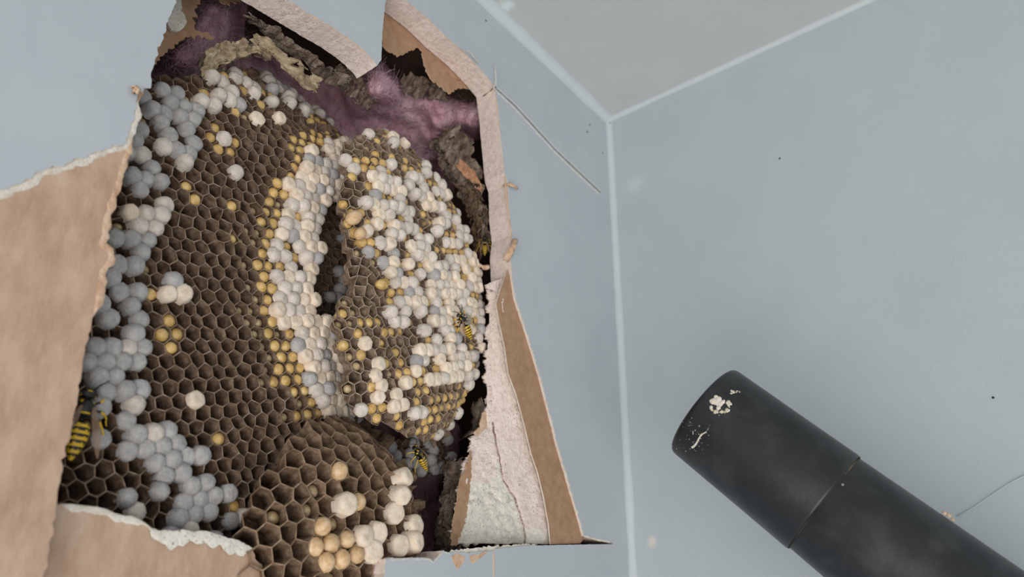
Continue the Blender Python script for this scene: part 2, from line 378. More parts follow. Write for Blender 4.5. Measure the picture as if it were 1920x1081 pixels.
scratch('score_line', px([(948,210),(985,235),(1018,262)]), 0, M_CAULK, 0.0002, wall, 46)
# nick across the cut edge
def seg3(name, pts, r, m, parent=None, n=6, label=None, taper=None, kind=None):
    V = []; Fc = []
    for i, p in enumerate(pts):
        p = Vector(p); a = Vector(pts[max(0, i-1)]); b = Vector(pts[min(len(pts)-1, i+1)]); t = (b-a).normalized()
        u = t.orthogonal().normalized(); 
        if abs(t.z) < 0.9: u = t.cross(Vector((0, 0, 1))).normalized()
        v = t.cross(u); rr = r*(taper(i/(len(pts)-1)) if taper else 1)
        for k in range(n):
            an = k/n*2*PI; V.append(p+(u*math.cos(an)+v*math.sin(an))*rr)
    for i in range(len(pts)-1):
        for k in range(n): Fc.append((i*n+k, i*n+(k+1) % n, (i+1)*n+(k+1) % n, (i+1)*n+k))
    Fc.append(tuple(range(n-1, -1, -1))); Fc.append(tuple((len(pts)-1)*n+k for k in range(n)))
    return link(name, mesh(name, V, Fc), parent, m, True, kind, label)
seg3('score_line', [P(929,163,-0.0002), P(918,172,0.004), P(906,180,0.008)], 0.0006, M_GROOVE, wall, taper=lambda t: 1-0.5*t)

# curled shreds of paper on the cut
def shred(name, pts, w_, m, parent, seed, label=None):
    V = []; Fc = []; n = 9
    for i in range(n):
        t = i/(n-1)*(len(pts)-1); k = min(len(pts)-2, int(t)); f = t-k
        a = Vector(pts[k]).lerp(Vector(pts[k+1]), f); tg = (Vector(pts[k+1])-Vector(pts[k])).normalized()
        sd = tg.cross(Vector((1, 0, 0))).normalized()
        ww = w_*(0.6+0.7*abs(fbm((i*.4, seed, 0), 1)))*(1.2-0.5*i/(n-1))
        for j in (-1, -0.3, 0.4, 1):
            jit = Vector((nz((i*.9, j*2, seed)), nz((i*.9, j*2, seed+9)), nz((i*.9, j*2, seed+4))))*w_*0.5
            V.append(a+sd*ww*j+Vector((w_*0.6*(1-j*j), 0, 0))+jit)
    for i in range(n-1):
        for j in range(3): q0 = i*4+j; Fc.append((q0, q0+1, q0+5, q0+4))
    o = link(name, mesh(name, V, Fc), parent, m, True, None, label)
    md = o.modifiers.new('t', 'SOLIDIFY'); md.thickness = 0.0004
    return o
shred('paper_shred', [P(944,346,0.002), P(954,344,-0.001), P(963,348,-0.002), P(969,354,-0.001)], 0.0014, M_TORN2, wall, 3, 'small tan curl of paper sticking out over the blue paint')
shred('paper_shred', [P(948,490,0.001), P(956,474,-0.002), P(962,462,-0.003), P(966,450,-0.001)], 0.0024, M_TORN2, wall, 5, 'crumpled tan paper tuft on right edge of the hole')
shred('paper_shred', [P(916,500,0.010), P(907,502,0.011), P(898,496,0.011), P(892,492,0.012)], 0.0014, M_TORN2, wall, 8, 'pinkish paper tuft pointing at the comb')
shred('paper_shred', [P(905,150,0.006), P(885,140,0.010), P(868,142,0.0125), P(858,150,0.013)], 0.0016, M_BROWN2, wall, 12)
shred('paper_shred', [P(925,170,0.0), P(930,150,-0.002), P(929,135,-0.003), P(928,122,-0.002)], 0.0004, M_TORN, wall, 13)
shred('paper_shred', [P(898,120,0.0), P(885,103,-0.002), P(876,95,-0.003)], 0.0006, M_TORN, wall, 14)
shred('paper_shred', [P(262,172,0.0), P(255,168,-0.002), P(246,170,-0.001)], 0.0018, M_TORN2, wall, 15)

# brown strip and broken gypsum at lower right
strip = [(951,505),(966,540),(968,562),(988,620),(1002,665),(1014,705),(1032,775),(1046,830),(1062,885),(1078,940),(1090,980),(1097,1006),(1088,1018)]+[(x+0.5, y) for x, y in [(1032,1020),(1028,980),(1020,935),(1008,885),(996,850),(984,800),(968,740),(953,700),(946,650),(936,605),(930,570),(936,548)]]
def depth_patch(name, pts, d, th, m, ms, parent, seed, label=None, amp=0.0005):
    o = sheet(name, clean(dens(px(pts, d), 0.0008, amp, seed)), [], d, d+th, m, ms, parent, rows=1, seed=seed); 
    if label: o['label'] = label
    return o
depth_patch('bared_paper', strip, 0.0011, 0.0006, M_BROWN2, M_TORN, wall, 51, 'long brown paper strip where the blue paint layer peeled off', 0.0001)
# gypsum: a broken slope from the face (right line) back to the rear edge (left line)
GR = [(952,516),(936,548),(930,570),(936,605),(946,650),(953,700),(968,740),(984,800),(996,850),(1008,885),(1020,935),(1028,980),(1032,1019)]
GL = [(917,530),(918,560),(917,605),(914,650),(911,690),(913,730),(912,770),(905,800),(884,822),(879,850),(868,890),(856,950),(848,1018)]
def polyat(pl, t):
    t *= len(pl)-1; k = min(len(pl)-2, int(t)); f = t-k
    return (pl[k][0]*(1-f)+pl[k+1][0]*f, pl[k][1]*(1-f)+pl[k+1][1]*f)
CR = [(924,792),(930,830),(938,868),(944,900),(956,918),(966,935),(975,962),(982,985),(986,1022)]
def dseg(x, y, pl):
    best = 1e9; side = 0
    for (ax, ay), (bx, by) in zip(pl, pl[1:]):
        vx, vy = bx-ax, by-ay; t = max(0, min(1, ((x-ax)*vx+(y-ay)*vy)/(vx*vx+vy*vy)))
        d = math.hypot(x-ax-vx*t, y-ay-vy*t)
        if d < best: best = d; side = (vx*(y-ay)-vy*(x-ax))
    return best, side
NI, NJ = 300, 90; V = []; Fc = []; YY = []
for i in range(NI+1):
    v = i/NI; a = polyat(GR, v); b = polyat(GL, v)
    for j in range(NJ+1):
        u = j/NJ
        x = (a[0]+5)*(1-u)+b[0]*u; y = a[1]*(1-u)+b[1]*u
        if j == NJ: x += 5*fbm((v*30, 0, 0), 1, 61); y += 3*fbm((v*30, 3, 0), 1, 61)
        if j == 0: x += 1.5*fbm((v*20, 5, 0), 1, 61)
        d = 0.0029+0.0096*(u**1.15)*min(1, 0.35+v)+0.0004*fbm((x, y, 0), 0.05, 62)
        rgh = (0 if dseg(x, y, CR)[1] < 0 and y < 985 else 1)*max(0, min(1, (y-860)/60))*max(0, min(1, (u-0.12)*4))
        d += rgh*0.0008*fbm((x, y, 0), 0.07, 63, 6)+0.00018*fbm((x, y, 0), 0.35, 64)
        if y > 780:
            dd, sd = dseg(x+2.5*nz((y*.08, 0, 0)), y, CR)
            wdt = 1.0
            d += 0.0030*math.exp(-(dd/wdt)**2)
            if sd > 0: d += 0.0011*max(0, min(1, (y-860)/80))*math.exp(-dd/50)
        V.append(P(x, y, d)); dd, sd = dseg(x, y, CR); YY.append(0 if (sd < 0 and y < 990) or y+30*nz((x*.05, y*.05, 0))+(30 if x > 930 else 0) < 905 else 1)
GM = []
for i in range(NI):
    for j in range(NJ):
        q0 = i*(NJ+1)+j; Fc.append((q0, q0+1, q0+NJ+2, q0+NJ+1)); GM.append(YY[q0])
gy = link('broken_gypsum', mesh('broken_gypsum', V, Fc, GM), wall, [M_GYP, M_GYPW], True, None, 'cracked chalky gypsum broken back beside the brown strip')
md = gy.modifiers.new('t', 'SOLIDIFY'); md.thickness = 0.002; md.offset = -1 if SGN < 0 else 1
depth_patch('back_paper', [(884,845),(876,870),(862,905),(852,960),(846,1020),(856,1024),(872,980),(880,930),(884,890)], 0.0112, 0.0005, M_BROWN2, M_TORN2, wall, 71, 'tan backing paper left of the broken gypsum', 0.0012)
depth_patch('back_paper', [(905,772),(912,768),(913,800),(898,815),(888,812),(900,798)], 0.011, 0.0005, M_TORN2, M_TORN2, wall, 72, None, 0.0006)
# backing paper in the upper right notch
depth_patch('back_paper', [(716,-20),(716,40),(718,85),(727,96),(748,106),(768,96),(784,88),(792,96),(796,124),(806,146),(828,164),(842,176),(850,172),(862,164),(872,166),(884,168),(898,182),(908,160),(840,100),(780,40),(740,-10)], 0.0131, 0.0005, M_BROWN2, M_TORN2, wall, 73, 'tan backing paper torn open in the upper right notch', 0.0012)
# bared backing in upper left corner of the hole
depth_patch('back_paper', [(278,-40),(285,130),(300,108),(330,82),(350,70),(372,66),(400,74),(395,66),(366,56),(362,38),(370,10),(385,-10),(430,8),(450,2),(440,-40)], 0.030, 0.0005, M_BROWN2, M_TORN2, wall, 74, 'tan kraft paper facing behind the upper left corner', 0.0016)
depth_patch('plaster_blob', [(318,-20),(316,30),(314,46),(322,56),(334,60),(345,52),(350,40),(346,28),(340,20),(342,-20)], 0.0285, 0.0012, M_GYPW, M_GYPW, wall, 75, 'white dollop of joint compound upper left', 0.0004)

# brown flap across the bottom left, set back from the wall face
flap_px = [(92,948),(120,944),(150,951),(180,955),(215,966),(250,975),(272,982),(288,1000),(300,1006),(340,1004),(385,1003),(415,1012),(450,1024),(468,1028),(474,1034),(478,1046),(492,1058),(494,1075),(510,1110),(560,1200),(540,1330),(60,1330),(40,1160)]
fl = sheet('wall_flap', clean(dens(px(flap_px, 0.008), 0.0008, 0.0007, 81)), [], 0.008, 0.0118, M_BROWN, M_TORN, wall, rows=2, rough=0.0004, seed=82)
fl['label'] = 'brown papered gypsum ledge across the bottom left of the hole'
ribbon('torn_ply', px([(112,944),(150,950),(180,954),(215,965),(250,974),(272,981),(284,990)], 0.008), 0.0006, 0.0011, 0.0078, M_TORN, wall, 83)
ribbon('torn_ply', px([(278,988),(300,1000),(340,999),(385,1000),(415,1009),(450,1021),(475,1028)], 0.0078), 0.0008, 0.0030, 0.0074, M_GYPW, wall, 84, 'crumbly white gypsum along the top of the ledge')

# ------------------------------------------------------------------ the combs
def hsh(i, j, k=0):
    n = (int(i)*73856093 ^ int(j)*19349663 ^ int(k)*83492791) & 0xffffffff
    n = ((n >> 16) ^ n)*0x45d9f3b & 0xffffffff; n = ((n >> 16) ^ n)*0x45d9f3b & 0xffffffff; n = (n >> 16) ^ n
    return (n & 0xffffff)/0x1000000

DAMAGE = [(345,395,28),(425,440,30),(305,455,18),(435,690,16),(600,215,40),(500,215,22),(665,345,22),(655,430,30),(670,520,26),(735,575,26),(760,620,20),(700,300,24),(560,200,20),(690,560,18),(480,800,16),(900,700,22),(800,425,22),(780,600,22)]
class Comb:
    def __init__(self, cpx, d0, pitch, slope, tilt=(0, 0), flat_r=(1, 1, 1, 1), Rc=(1, 1, 1, 1), extra=None, slope_at=None):
        self.s0, self.t0 = ST(cpx[0], cpx[1], d0); self.d0 = d0; self.p = pitch; self.tilt = tilt
        self.fr = flat_r; self.Rc = Rc; self.extra = extra; self.rot = 0
        best = None
        for k in range(-90, 90):
            self.rot = math.radians(k/2)
            a = proj(self.S(0, 0)); b = proj(self.S(0.002, 0))
            e = abs(math.degrees(math.atan2(b[1]-a[1], b[0]-a[0]))-slope)
            if best is None or e < best[0]: best = (e, self.rot)
        self.rot = best[1]
    def S(self, a, b):
        c, s = math.cos(self.rot), math.sin(self.rot)
        u = a*c-b*s; v = a*s+b*c                         # u right, v up on the wall
        rho = math.hypot(u, v); self.th = 0
        if rho > 1e-9:
            cu, cv = u/rho, v/rho
            wr, wl, wu, wd = max(cu, 0)**2, max(-cu, 0)**2, max(cv, 0)**2, max(-cv, 0)**2
            f = wr*self.fr[0]+wl*self.fr[1]+wu*self.fr[2]+wd*self.fr[3]
            R = wr*self.Rc[0]+wl*self.Rc[1]+wu*self.Rc[2]+wd*self.Rc[3]
            if rho > f:
                th = (rho-f)/R; self.th = th; th = min(th, 1.9); r = f+R*math.sin(th); h = R*(1-math.cos(th))
            else: r, h = rho, 0
            u, v = cu*r, cv*r
        else: h = 0
        d = self.d0+h+self.tilt[0]*u+self.tilt[1]*v
        if self.extra: d += self.extra(u, v)
        return st(self.s0-u, self.t0-v, d)
    def Nrm(self, a, b):
        e = 0.0004
        n = (self.S(a+e, b)-self.S(a-e, b)).cross(self.S(a, b+e)-self.S(a, b-e)).normalized()
        return n if n.dot(CAMLOC-self.S(a, b)) > 0 or n.x > 0 else -n

LARVAE = []        # filled while the combs are built
def build_comb(comb, rng, clip, kindf, root, mats, depth=0.009, spots=(), cull=None, larva_info=None, jit=0.07, maxang=-0.35):
    p = comb.p; cells = []; cache = {}
    def corner(i, j, k):
        a = (i+0.5*j)*p; b = j*p*math.sqrt(3)/2
        an = PI/6+k*PI/3
        ca = a+p/math.sqrt(3)*math.cos(an); cb = b+p/math.sqrt(3)*math.sin(an)
        key = (round(ca/p*12), round(cb/p*12))
        if key not in cache:
            ja = ca+(hsh(*key)-0.5)*2*jit*p; jb = cb+(hsh(key[1], key[0], 3)-0.5)*2*jit*p
            n = comb.Nrm(ja, jb)
            lift = (hsh(key[0], key[1], 7)-0.5)*0.0013*(p/0.005)+0.0012*fbm((ca, cb, 0), 90, 5)
            qx, qy = proj(comb.S(ja, jb)); wk = sum(math.exp(-((qx-x_)/r_)**2-((qy-y_)/r_)**2) for x_, y_, r_ in DAMAGE)
            if wk > 0.1:
                wk = min(wk, 1); lift += wk*0.0034*(hsh(key[1], key[0], 17)-0.55); ja += wk*p*0.38*(hsh(*key, 18)-.5); jb += wk*p*0.38*(hsh(*key, 19)-.5)
            cache[key] = (comb.S(ja, jb)+n*lift, n)
        return cache[key]
    for j in range(-rng, rng+1):
        for i in range(-rng-abs(j)//2-2, rng+abs(j)//2+3):
            a = (i+0.5*j)*p; b = j*p*math.sqrt(3)/2
            if abs(a) > rng*p or abs(b) > rng*p: continue
            c = comb.S(a, b)
            if comb.th > 1.6: continue
            n = comb.Nrm(a, b)
            if c.x > 0.03 or c.x < -0.060: continue
            x, y = proj(c)
            if not inpoly(x, y, clip): continue
            tov = (CAMLOC-c).normalized()
            if n.dot(tov) < maxang: continue
            cells.append(dict(i=i, j=j, a=a, b=b, c=c, n=n, x=x, y=y, k=None, dist=(CAMLOC-c).length/max(0.25, n.dot(tov))))
    for (sx, sy, kd) in spots:
        if not cells: break
        cc = min(cells, key=lambda q_: math.hypot(q_['x']-sx, q_['y']-sy)+(0 if q_['n'].dot((CAMLOC-q_['c']).normalized()) > 0.12 else 500)+(100 if q_['k'] else 0))
        if math.hypot(cc['x']-sx, cc['y']-sy) < 25: cc['k'] = kd
    for q_ in cells:
        if q_['k'] is None: q_['k'] = kindf(q_['x'], q_['y'], hsh(q_['i'], q_['j'], 11), hsh(q_['i'], q_['j'], 12))
    cells.sort(key=lambda q_: q_['dist'])
    # cells
    sV, sF, sM = [], [], []
    def cellgeo(q_):
        V = []; Fc = []; MI = []
        cs_ = [corner(q_['i'], q_['j'], k) for k in range(6)]
        cen = sum((c_[0] for c_ in cs_), Vector())/6; nn = q_['n']
        dp = depth*(0.85+0.3*hsh(q_['i'], q_['j'], 5))
        th = 0.955
        for (c_, n_) in cs_: V.append(c_-n_*depth*1.05)                # 0-5 outer foot
        for (c_, n_) in cs_: V.append(c_)                              # 6-11 outer rim
        for k, (c_, n_) in enumerate(cs_): V.append(cen+(c_-cen)*(th-0.04*hsh(q_['i'], k, q_['j']))+n_*0.00008)          # 12-17 inner rim
        for k, (c_, n_) in enumerate(cs_): V.append(cen+(c_-cen)*0.915-nn*0.0009+(c_-cen).cross(nn)*0.05*(hsh(k, q_['i'])-.5))  # 18-23
        for (c_, n_) in cs_: V.append(cen+(c_-cen)*0.74-nn*dp)         # 24-29 floor ring
        V.append(cen-nn*dp*1.08)                                       # 30
        for k in range(6):
            l = (k+1) % 6
            Fc.append((k, l, 6+l, 6+k)); MI.append(0)
            Fc.append((6+k, 6+l, 12+l, 12+k)); MI.append(1)
            Fc.append((12+k, 12+l, 18+l, 18+k)); MI.append(0)
            Fc.append((18+k, 18+l, 24+l, 24+k)); MI.append(0)
            Fc.append((24+k, 24+l, 30)); MI.append(0)
        return V, Fc, MI
    for idx, q_ in enumerate(cells):
        V, Fc, MI = cellgeo(q_)
        if idx < 300:
            link('cell', mesh('cell', V, Fc, MI), root, mats)
        else:
            o = len(sV); sV += V; sF += [tuple(v+o for v in f) for f in Fc]; sM += MI
    if sV: link('cell', mesh('cells', sV, sF, sM), root, mats, False, 'stuff')
    # silk caps and larvae
    ncap = 0; cV, cF, cM = [], [], []
    for q_ in cells:
        k = q_['k']; i, j = q_['i'], q_['j']
        if k in ('W', 'G', 'C', 'L'):
            big = 0.56+0.07*hsh(i, j, 21); hh = {'W': 0.44, 'G': 0.42, 'C': 0.42, 'L': 0.36}[k]*(0.65+0.8*hsh(i, j, 22))
            me = cap_mesh(k, int(hsh(i, j, 23)*4))
            n = (q_['n']+Vector((hsh(i, j, 24)-.5, hsh(i, j, 25)-.5, hsh(i, j, 26)-.5))*0.42).normalized()
            rot = n.to_track_quat('Z', 'Y').to_matrix().to_4x4() @ Matrix.Rotation(hsh(i, j, 27)*6.28, 4, 'Z')
            cen = sum((corner(i, j, k_)[0] for k_ in range(6)), Vector())/6
            mw = Matrix.Translation(cen+q_['n']*0.0002) @ rot @ Matrix.Diagonal((p*big, p*big, p*hh*1.25, 1))
            if ncap < 300:
                o = bpy.data.objects.new('cell_cap', me); COL.objects.link(o); o.parent = root
                o.matrix_parent_inverse = root.matrix_world.inverted(); o.matrix_world = mw
                ncap += 1
            else:
                b0 = len(cV); cV += [mw @ v.co for v in me.vertices]; cF += [tuple(v+b0 for v in pl.vertices) for pl in me.polygons]
                cM += [{'W': 0, 'G': 1, 'C': 2, 'L': 2}[k]]*len(me.polygons)
        elif k in ('Y', 'D', 'H', 'T'):
            LARVAE.append((q_, p, k, larva_info))
    if cV: link('cell_cap', mesh('caps', cV, cF, cM), root, [M_CAPW, M_CAPG, M_CAPC], True, 'stuff')
    return cells

CAPS = {}
def cap_mesh(kind, var):
    key = (kind, var)
    if key in CAPS: return CAPS[key]
    V = []; Fc = []; n = 12
    if kind in ('C', 'L'): prof = [(1.05, -0.45), (1.03, 0.0), (1.0, 0.35), (0.95, 0.66), (0.80, 0.86), (0.52, 0.93), (0.30, 0.90)]
    else: prof = [(1.05, -0.45), (1.04, 0.05), (0.99, 0.35), (0.88, 0.64), (0.66, 0.86), (0.36, 0.99)]
    for a, (r, z) in enumerate(prof):
        for k in range(n):
            an = k/n*2*PI
            hx = 1+0.045*math.cos(6*an)*(1-a/len(prof))
            rr = r*hx*(1+0.05*nz((math.cos(an)*1.5, math.sin(an)*1.5, z*2), 1, var+len(kind)))
            V.append((rr*math.cos(an), rr*math.sin(an), z+0.06*nz((math.cos(an), math.sin(an), a), 1, var+3)*(a > 1)))
    V.append((0, 0, prof[-1][1]+(0.02 if kind in 'WG' else -0.03)))
    for a in range(len(prof)-1):
        for k in range(n): Fc.append((a*n+k, a*n+(k+1) % n, (a+1)*n+(k+1) % n, (a+1)*n+k))
    for k in range(n): Fc.append(((len(prof)-1)*n+k, (len(prof)-1)*n+(k+1) % n, len(V)-1))
    me = mesh('cap', V, Fc); me.materials.append({'W': M_CAPW, 'G': M_CAPG, 'C': M_CAPC, 'L': M_CAPC}[kind])
    me.polygons.foreach_set('use_smooth', [True]*len(me.polygons)); CAPS[key] = me; return me
LM = {}
def larva_mesh(kind, var):
    """grub head end seen in a cell: segmented, rounded, with a pair of dark mouth marks"""
    key = (kind, var)
    if key in LM: return LM[key]
    V = []; Fc = []; MI = []; n = 12
    prof = [(0.60, -1.5), (0.88, -1.1), (0.94, -0.8), (0.90, -0.62), (0.98, -0.42), (1.0, -0.2), (0.93, -0.02), (0.97, 0.12), (0.93, 0.32), (0.82, 0.50), (0.70, 0.58), (0.62, 0.70), (0.42, 0.84), (0.2, 0.91)]
    for a, (r, z) in enumerate(prof):
        for k in range(n):
            an = k/n*2*PI
            V.append((r*math.cos(an)*(1+0.04*nz((math.cos(an), math.sin(an), z), 1.3, var)), r*math.sin(an), z+0.05*math.sin(an+var)))
    V.append((0, 0, 0.93))
    for a in range(len(prof)-1):
        for k in range(n):
            Fc.append((a*n+k, a*n+(k+1) % n, (a+1)*n+(k+1) % n, (a+1)*n+k))
            MI.append(0)
    for k in range(n): Fc.append(((len(prof)-1)*n+k, (len(prof)-1)*n+(k+1) % n, len(V)-1)); MI.append(0)
    me = mesh('larva', V, Fc, MI); me.materials.append({'Y': M_LARV, 'D': M_LARVD, 'H': M_LARVP, 'T': M_LARV}[kind]); me.materials.append(M_BROWN2)
    me.polygons.foreach_set('use_smooth', [True]*len(me.polygons)); LM[key] = me; return me

def pick(h, table):
    a = 0
    for k, v in table:
        a += v
        if h < a: return k
    return 'E'
def regions(regs, default):
    def f(x, y, h, h2):
        for poly, tab in regs:
            jx, jy = x+(h2-.5)*6, y+(h-.5)*6
            if inpoly(jx, jy, poly): return pick(h, tab)
        return pick(h, default)
    return f

# --- big left comb
root1 = empty('wasp_comb', st(*ST(430, 560, 0.03), 0.03), 'largest comb, at left: mostly empty brown cells between gray caps and a white cap ridge', 'comb')
def ex1(u, v):
    # rolls back along its right side
    e = 0.0
    k = u-(0.062)
    if k > 0: e += k*k*11
    if v > 0.085: e += (v-0.085)**2*9
    return e
comb1 = Comb((290, 600), 0.021, 0.0049, 1.0, (0.05, 0.03), (1,)*4, (1,)*4, ex1)
clip1 = [(60,1000),(40,600),(180,330),(262,150),(300,152),(345,150),(385,136),(430,132),(470,132),(530,142),(570,162),(610,180),(660,190),(700,210),(722,240),(700,275),(655,268),(648,300),(642,340),(626,370),(608,400),(600,440),(604,490),(596,520),(586,560),(600,600),(632,610),(645,650),(652,700),(652,790),(640,850),(600,1100),(300,1120)]
regs1 = [
 ([(120,865),(175,850),(250,870),(232,940),(190,962),(110,950)], [('E',1)]),
 ([(268,150),(345,165),(378,210),(372,262),(345,300),(312,352),(240,368),(236,290),(255,240)], [('W',.10),('G',.66),('D',.04)]),
 ([(345,160),(400,132),(470,136),(545,158),(552,200),(500,200),(470,222),(430,195),(400,205),(350,205)], [('W',.34),('Y',.12),('G',.06)]),
 ([(545,158),(610,185),(600,250),(570,225)], [('W',.32),('Y',.3)]),
 ([(600,178),(730,215),(720,262),(640,262),(600,232)], [('Y',.46),('W',.12),('D',.22)]),
 ([(385,228),(440,228),(442,290),(395,290)], [('Y',.5),('W',.25)]),
 ([(322,325),(388,325),(388,372),(322,372)], [('Y',.45),('D',.25)]),
 ([(225,385),(312,375),(310,430),(225,430)], [('W',.45),('D',.12)]),
 ([(195,432),(272,432),(278,470),(262,515),(268,560),(262,600),(270,650),(276,700),(262,725),(190,740),(150,722),(170,600),(190,500)], [('G',.72),('W',.06)]),
 ([(150,712),(270,712),(282,790),(160,800)], [('W',.08),('D',.16),('Y',.14),('G',.3)]),
 ([(160,790),(250,740),(300,770),(345,815),(405,865),(402,905),(340,950),(225,965),(215,925),(300,850),(215,862),(165,868)], [('W',.18),('G',.54),('Y',.10)]),
 ([(225,920),(330,905),(400,900),(460,925),(480,1000),(440,1040),(300,1000),(225,968)], [('G',.42),('W',.16),('Y',.05)]),
 ([(602,268),(655,262),(650,330),(628,372),(612,410),(610,500),(602,585),(640,615),(652,650),(656,800),(622,790),(588,752),(572,700),(552,640),(524,590),(512,530),(508,478),(516,430),(530,388),(552,340),(560,300)], [('C',.44),('W',.34),('G',.14),('Y',.04)]),
 ([(550,252),(612,225),(690,250),(604,272),(562,305),(552,345),(530,392),(518,440),(508,480),(514,535),(526,592),(554,645),(574,705),(592,755),(626,795),(560,790),(535,720),(505,640),(490,560),(478,500),(476,430),(480,385),(520,340),(545,300)], [('Y', .80), ('D', .18)]),
 ([(430,440),(476,420),(492,560),(505,640),(535,720),(562,792),(530,800),(480,690),(450,560)], [('D', .45), ('Y', .10)]),
]
spots1 = [(483,230,'L'),(519,224,'C'),(312,541,'L'),(344,543,'L'),(325,515,'G'),(375,753,'L'),(415,820,'Y'),(313,590,'Y'),(300,615,'Y'),(327,612,'Y'),(320,637,'Y'),
 (268,500,'D'),(275,545,'Y'),(340,293,'W'),(433,313,'W'),(425,272,'W'),(400,268,'Y'),(440,207,'Y'),(230,402,'C'),(281,422,'W'),(432,690,'E'),(318,545,'L'),
 (520,432,'L'),(533,516,'L'),(576,551,'L'),(580,585,'L'),(580,625,'C'),(565,600,'C'),(522,588,'C'),(548,340,'C'),(552,600,'C')]
mats1 = [M_COMB, M_RIM]
cells1 = build_comb(comb1, 62, clip1, regions(regs1, [('E', .975), ('D', .02), ('Y', .005)]), root1, mats1, 0.009, spots1, larva_info='left')

# --- centre comb, standing proud of the left one
root2 = empty('wasp_comb', st(*ST(775, 530, 0.02), 0.02), 'domed comb in the centre crowded with pearly caps, right of the dark gap', 'comb')
comb2 = Comb((755, 530), 0.007, 0.0046, 3.0, (0.07, 0.02), (0.046, 0.013, 0.054, 0.046), (0.015, 0.034, 0.030, 0.024))
clip2 = [(650,272),(668,255),(700,243),(745,246),(780,262),(810,288),(845,325),(880,375),(905,430),(920,500),(922,620),(915,690),(900,740),(872,785),(845,805),(800,822),(765,812),(735,800),(705,790),(672,770),(655,740),(652,690),(640,640),(634,585),(636,562),(665,548),(660,510),(655,470),(646,420),(634,390),(642,345)]
regs2 = [
 ([(640,235),(800,235),(860,300),(930,420),(930,500),(905,500),(888,440),(862,385),(822,330),(790,305),(740,290),(700,285),(655,300)], [('E',.62),('Y',.16),('W',.06),('D',.1)]),
 ([(650,300),(700,285),(760,295),(822,325),(862,385),(890,450),(880,470),(850,400),(810,352),(740,325),(690,325),(655,330)], [('Y',.72),('E',.14),('W',.1)]),
 ([(632,330),(690,330),(700,350),(680,380),(640,385)], [('Y',.4),('E',.5)]),
 ([(630,385),(690,380),(700,420),(690,470),(640,470)], [('Y',.3),('E',.5),('C',.1)]),
 ([(640,470),(700,480),(740,560),(690,590),(640,560)], [('E',.72),('D',.15),('Y',.08)]),
 ([(630,560),(720,560),(725,620),(700,700),(660,790),(640,720)], [('E',.28),('Y',.42),('D',.20),('C',.08)]),
 ([(720,590),(800,570),(820,620),(790,650),(740,660),(715,640)], [('E',.44),('Y',.34),('W',.16)]),
 ([(700,640),(760,650),(790,700),(820,760),(730,790),(690,740),(690,690)], [('E',.20),('Y',.44),('C',.20),('D',.1)]),
 ([(690,775),(740,735),(800,715),(850,720),(900,700),(930,720),(850,830),(760,830)], [('Y',.58),('D',.2),('E',.12),('W',.06)]),
 ([(850,330),(950,420),(950,520),(905,520),(880,430),(850,390),(825,330)], [('E',.55),('Y',.2),('W',.15)]),
 ([(905,620),(950,600),(950,760),(880,760),(885,690)], [('E',.4),('Y',.42),('C',.1)]),
 ([(810,325),(850,340),(885,440),(895,480),(868,470),(840,400),(810,360)], [('Y',.6),('W',.25)]),
 ([(745,385),(800,390),(815,440),(790,480),(760,450)], [('E',.35),('W',.3),('Y',.2)]),
]
spots2 = [(766,262,'C'),(733,263,'C'),(846,349,'C'),(824,318,'W'),(700,390,'C'),(690,330,'C'),(706,690,'L'),(733,770,'L'),(776,690,'L'),(815,600,'C'),(690,430,'C'),(708,705,'C'),(697,462,'Y')]
cells2 = build_comb(comb2, 30, clip2, regions(regs2, [('W', .31), ('G', .07), ('C', .20), ('Y', .20), ('E', .16), ('D', .06)]), root2, [M_COMB2, M_RIM2], 0.006, spots2, larva_info='centre')

# --- bottom comb with wide cells
root3 = empty('wasp_comb', st(*ST(635, 950, 0.02), 0.02), 'lowest comb of wide, mostly empty cells, a few plump cream caps at its right', 'comb')
comb3 = Comb((615, 950), 0.005, 0.0064, -9.0, (0.02, 0.02), (0.034, 0.008, 0.006, 0.030), (0.017, 0.034, 0.036, 0.05))
clip3 = [(455,1000),(462,950),(480,915),(510,880),(545,845),(580,805),(612,786),(650,778),(700,782),(745,800),(775,830),(797,870),(808,920),(812,1000),(806,1130),(470,1130),(470,1060)]
spots3 = [(749,893,'L'),(735,923,'C'),(729,956,'C'),(755,951,'C'),(766,981,'C'),(733,1019,'L'),(760,1014,'C'),(688,1033,'L'),(675,1002,'C'),(697,995,'C'),(645,939,'L'),
 (632,876,'H'),(664,935,'H'),(598,977,'H'),(620,1011,'H'),(650,1003,'H'),(583,1024,'H'),(597,1049,'H'),(632,1046,'H'),(662,1035,'H'),(699,1059,'Y'),(588,920,'D'),(574,950,'D'),(534,962,'D'),(626,973,'D'),(640,1072,'D'),(500,925,'E')]
cells3 = build_comb(comb3, 16, clip3, regions([], [('E', .95), ('D', .05)]), root3, [M_COMB3, M_RIM3], 0.011, spots3, larva_info='bottom', jit=0.06, maxang=-0.75)

# --- comb lying deeper, seen in the gaps
root4 = empty('wasp_comb', st(*ST(640, 560, 0.045), 0.045), 'deep shaded comb seen through the dark gap between the two big combs', 'comb')
comb4 = Comb((650, 560), 0.040, 0.0046, 5.0, (0.0, 0.0), (1,)*4, (1,)*4)
clip4 = [(585,360),(660,330),(700,400),(700,830),(840,800),(850,870),(760,900),(600,900),(560,700)]
cells4 = build_comb(comb4, 34, clip4, regions([([(630,500),(650,500),(650,560),(625,560)], [('G',.8)]), ([(610,590),(660,590),(660,820),(600,800)], [('G',.75)]), ([(740,790),(850,790),(850,890),(740,890)], [('G',.6)])], [('E', .9), ('G', .06)]), root4, mats1, 0.006, larva_info='deep')

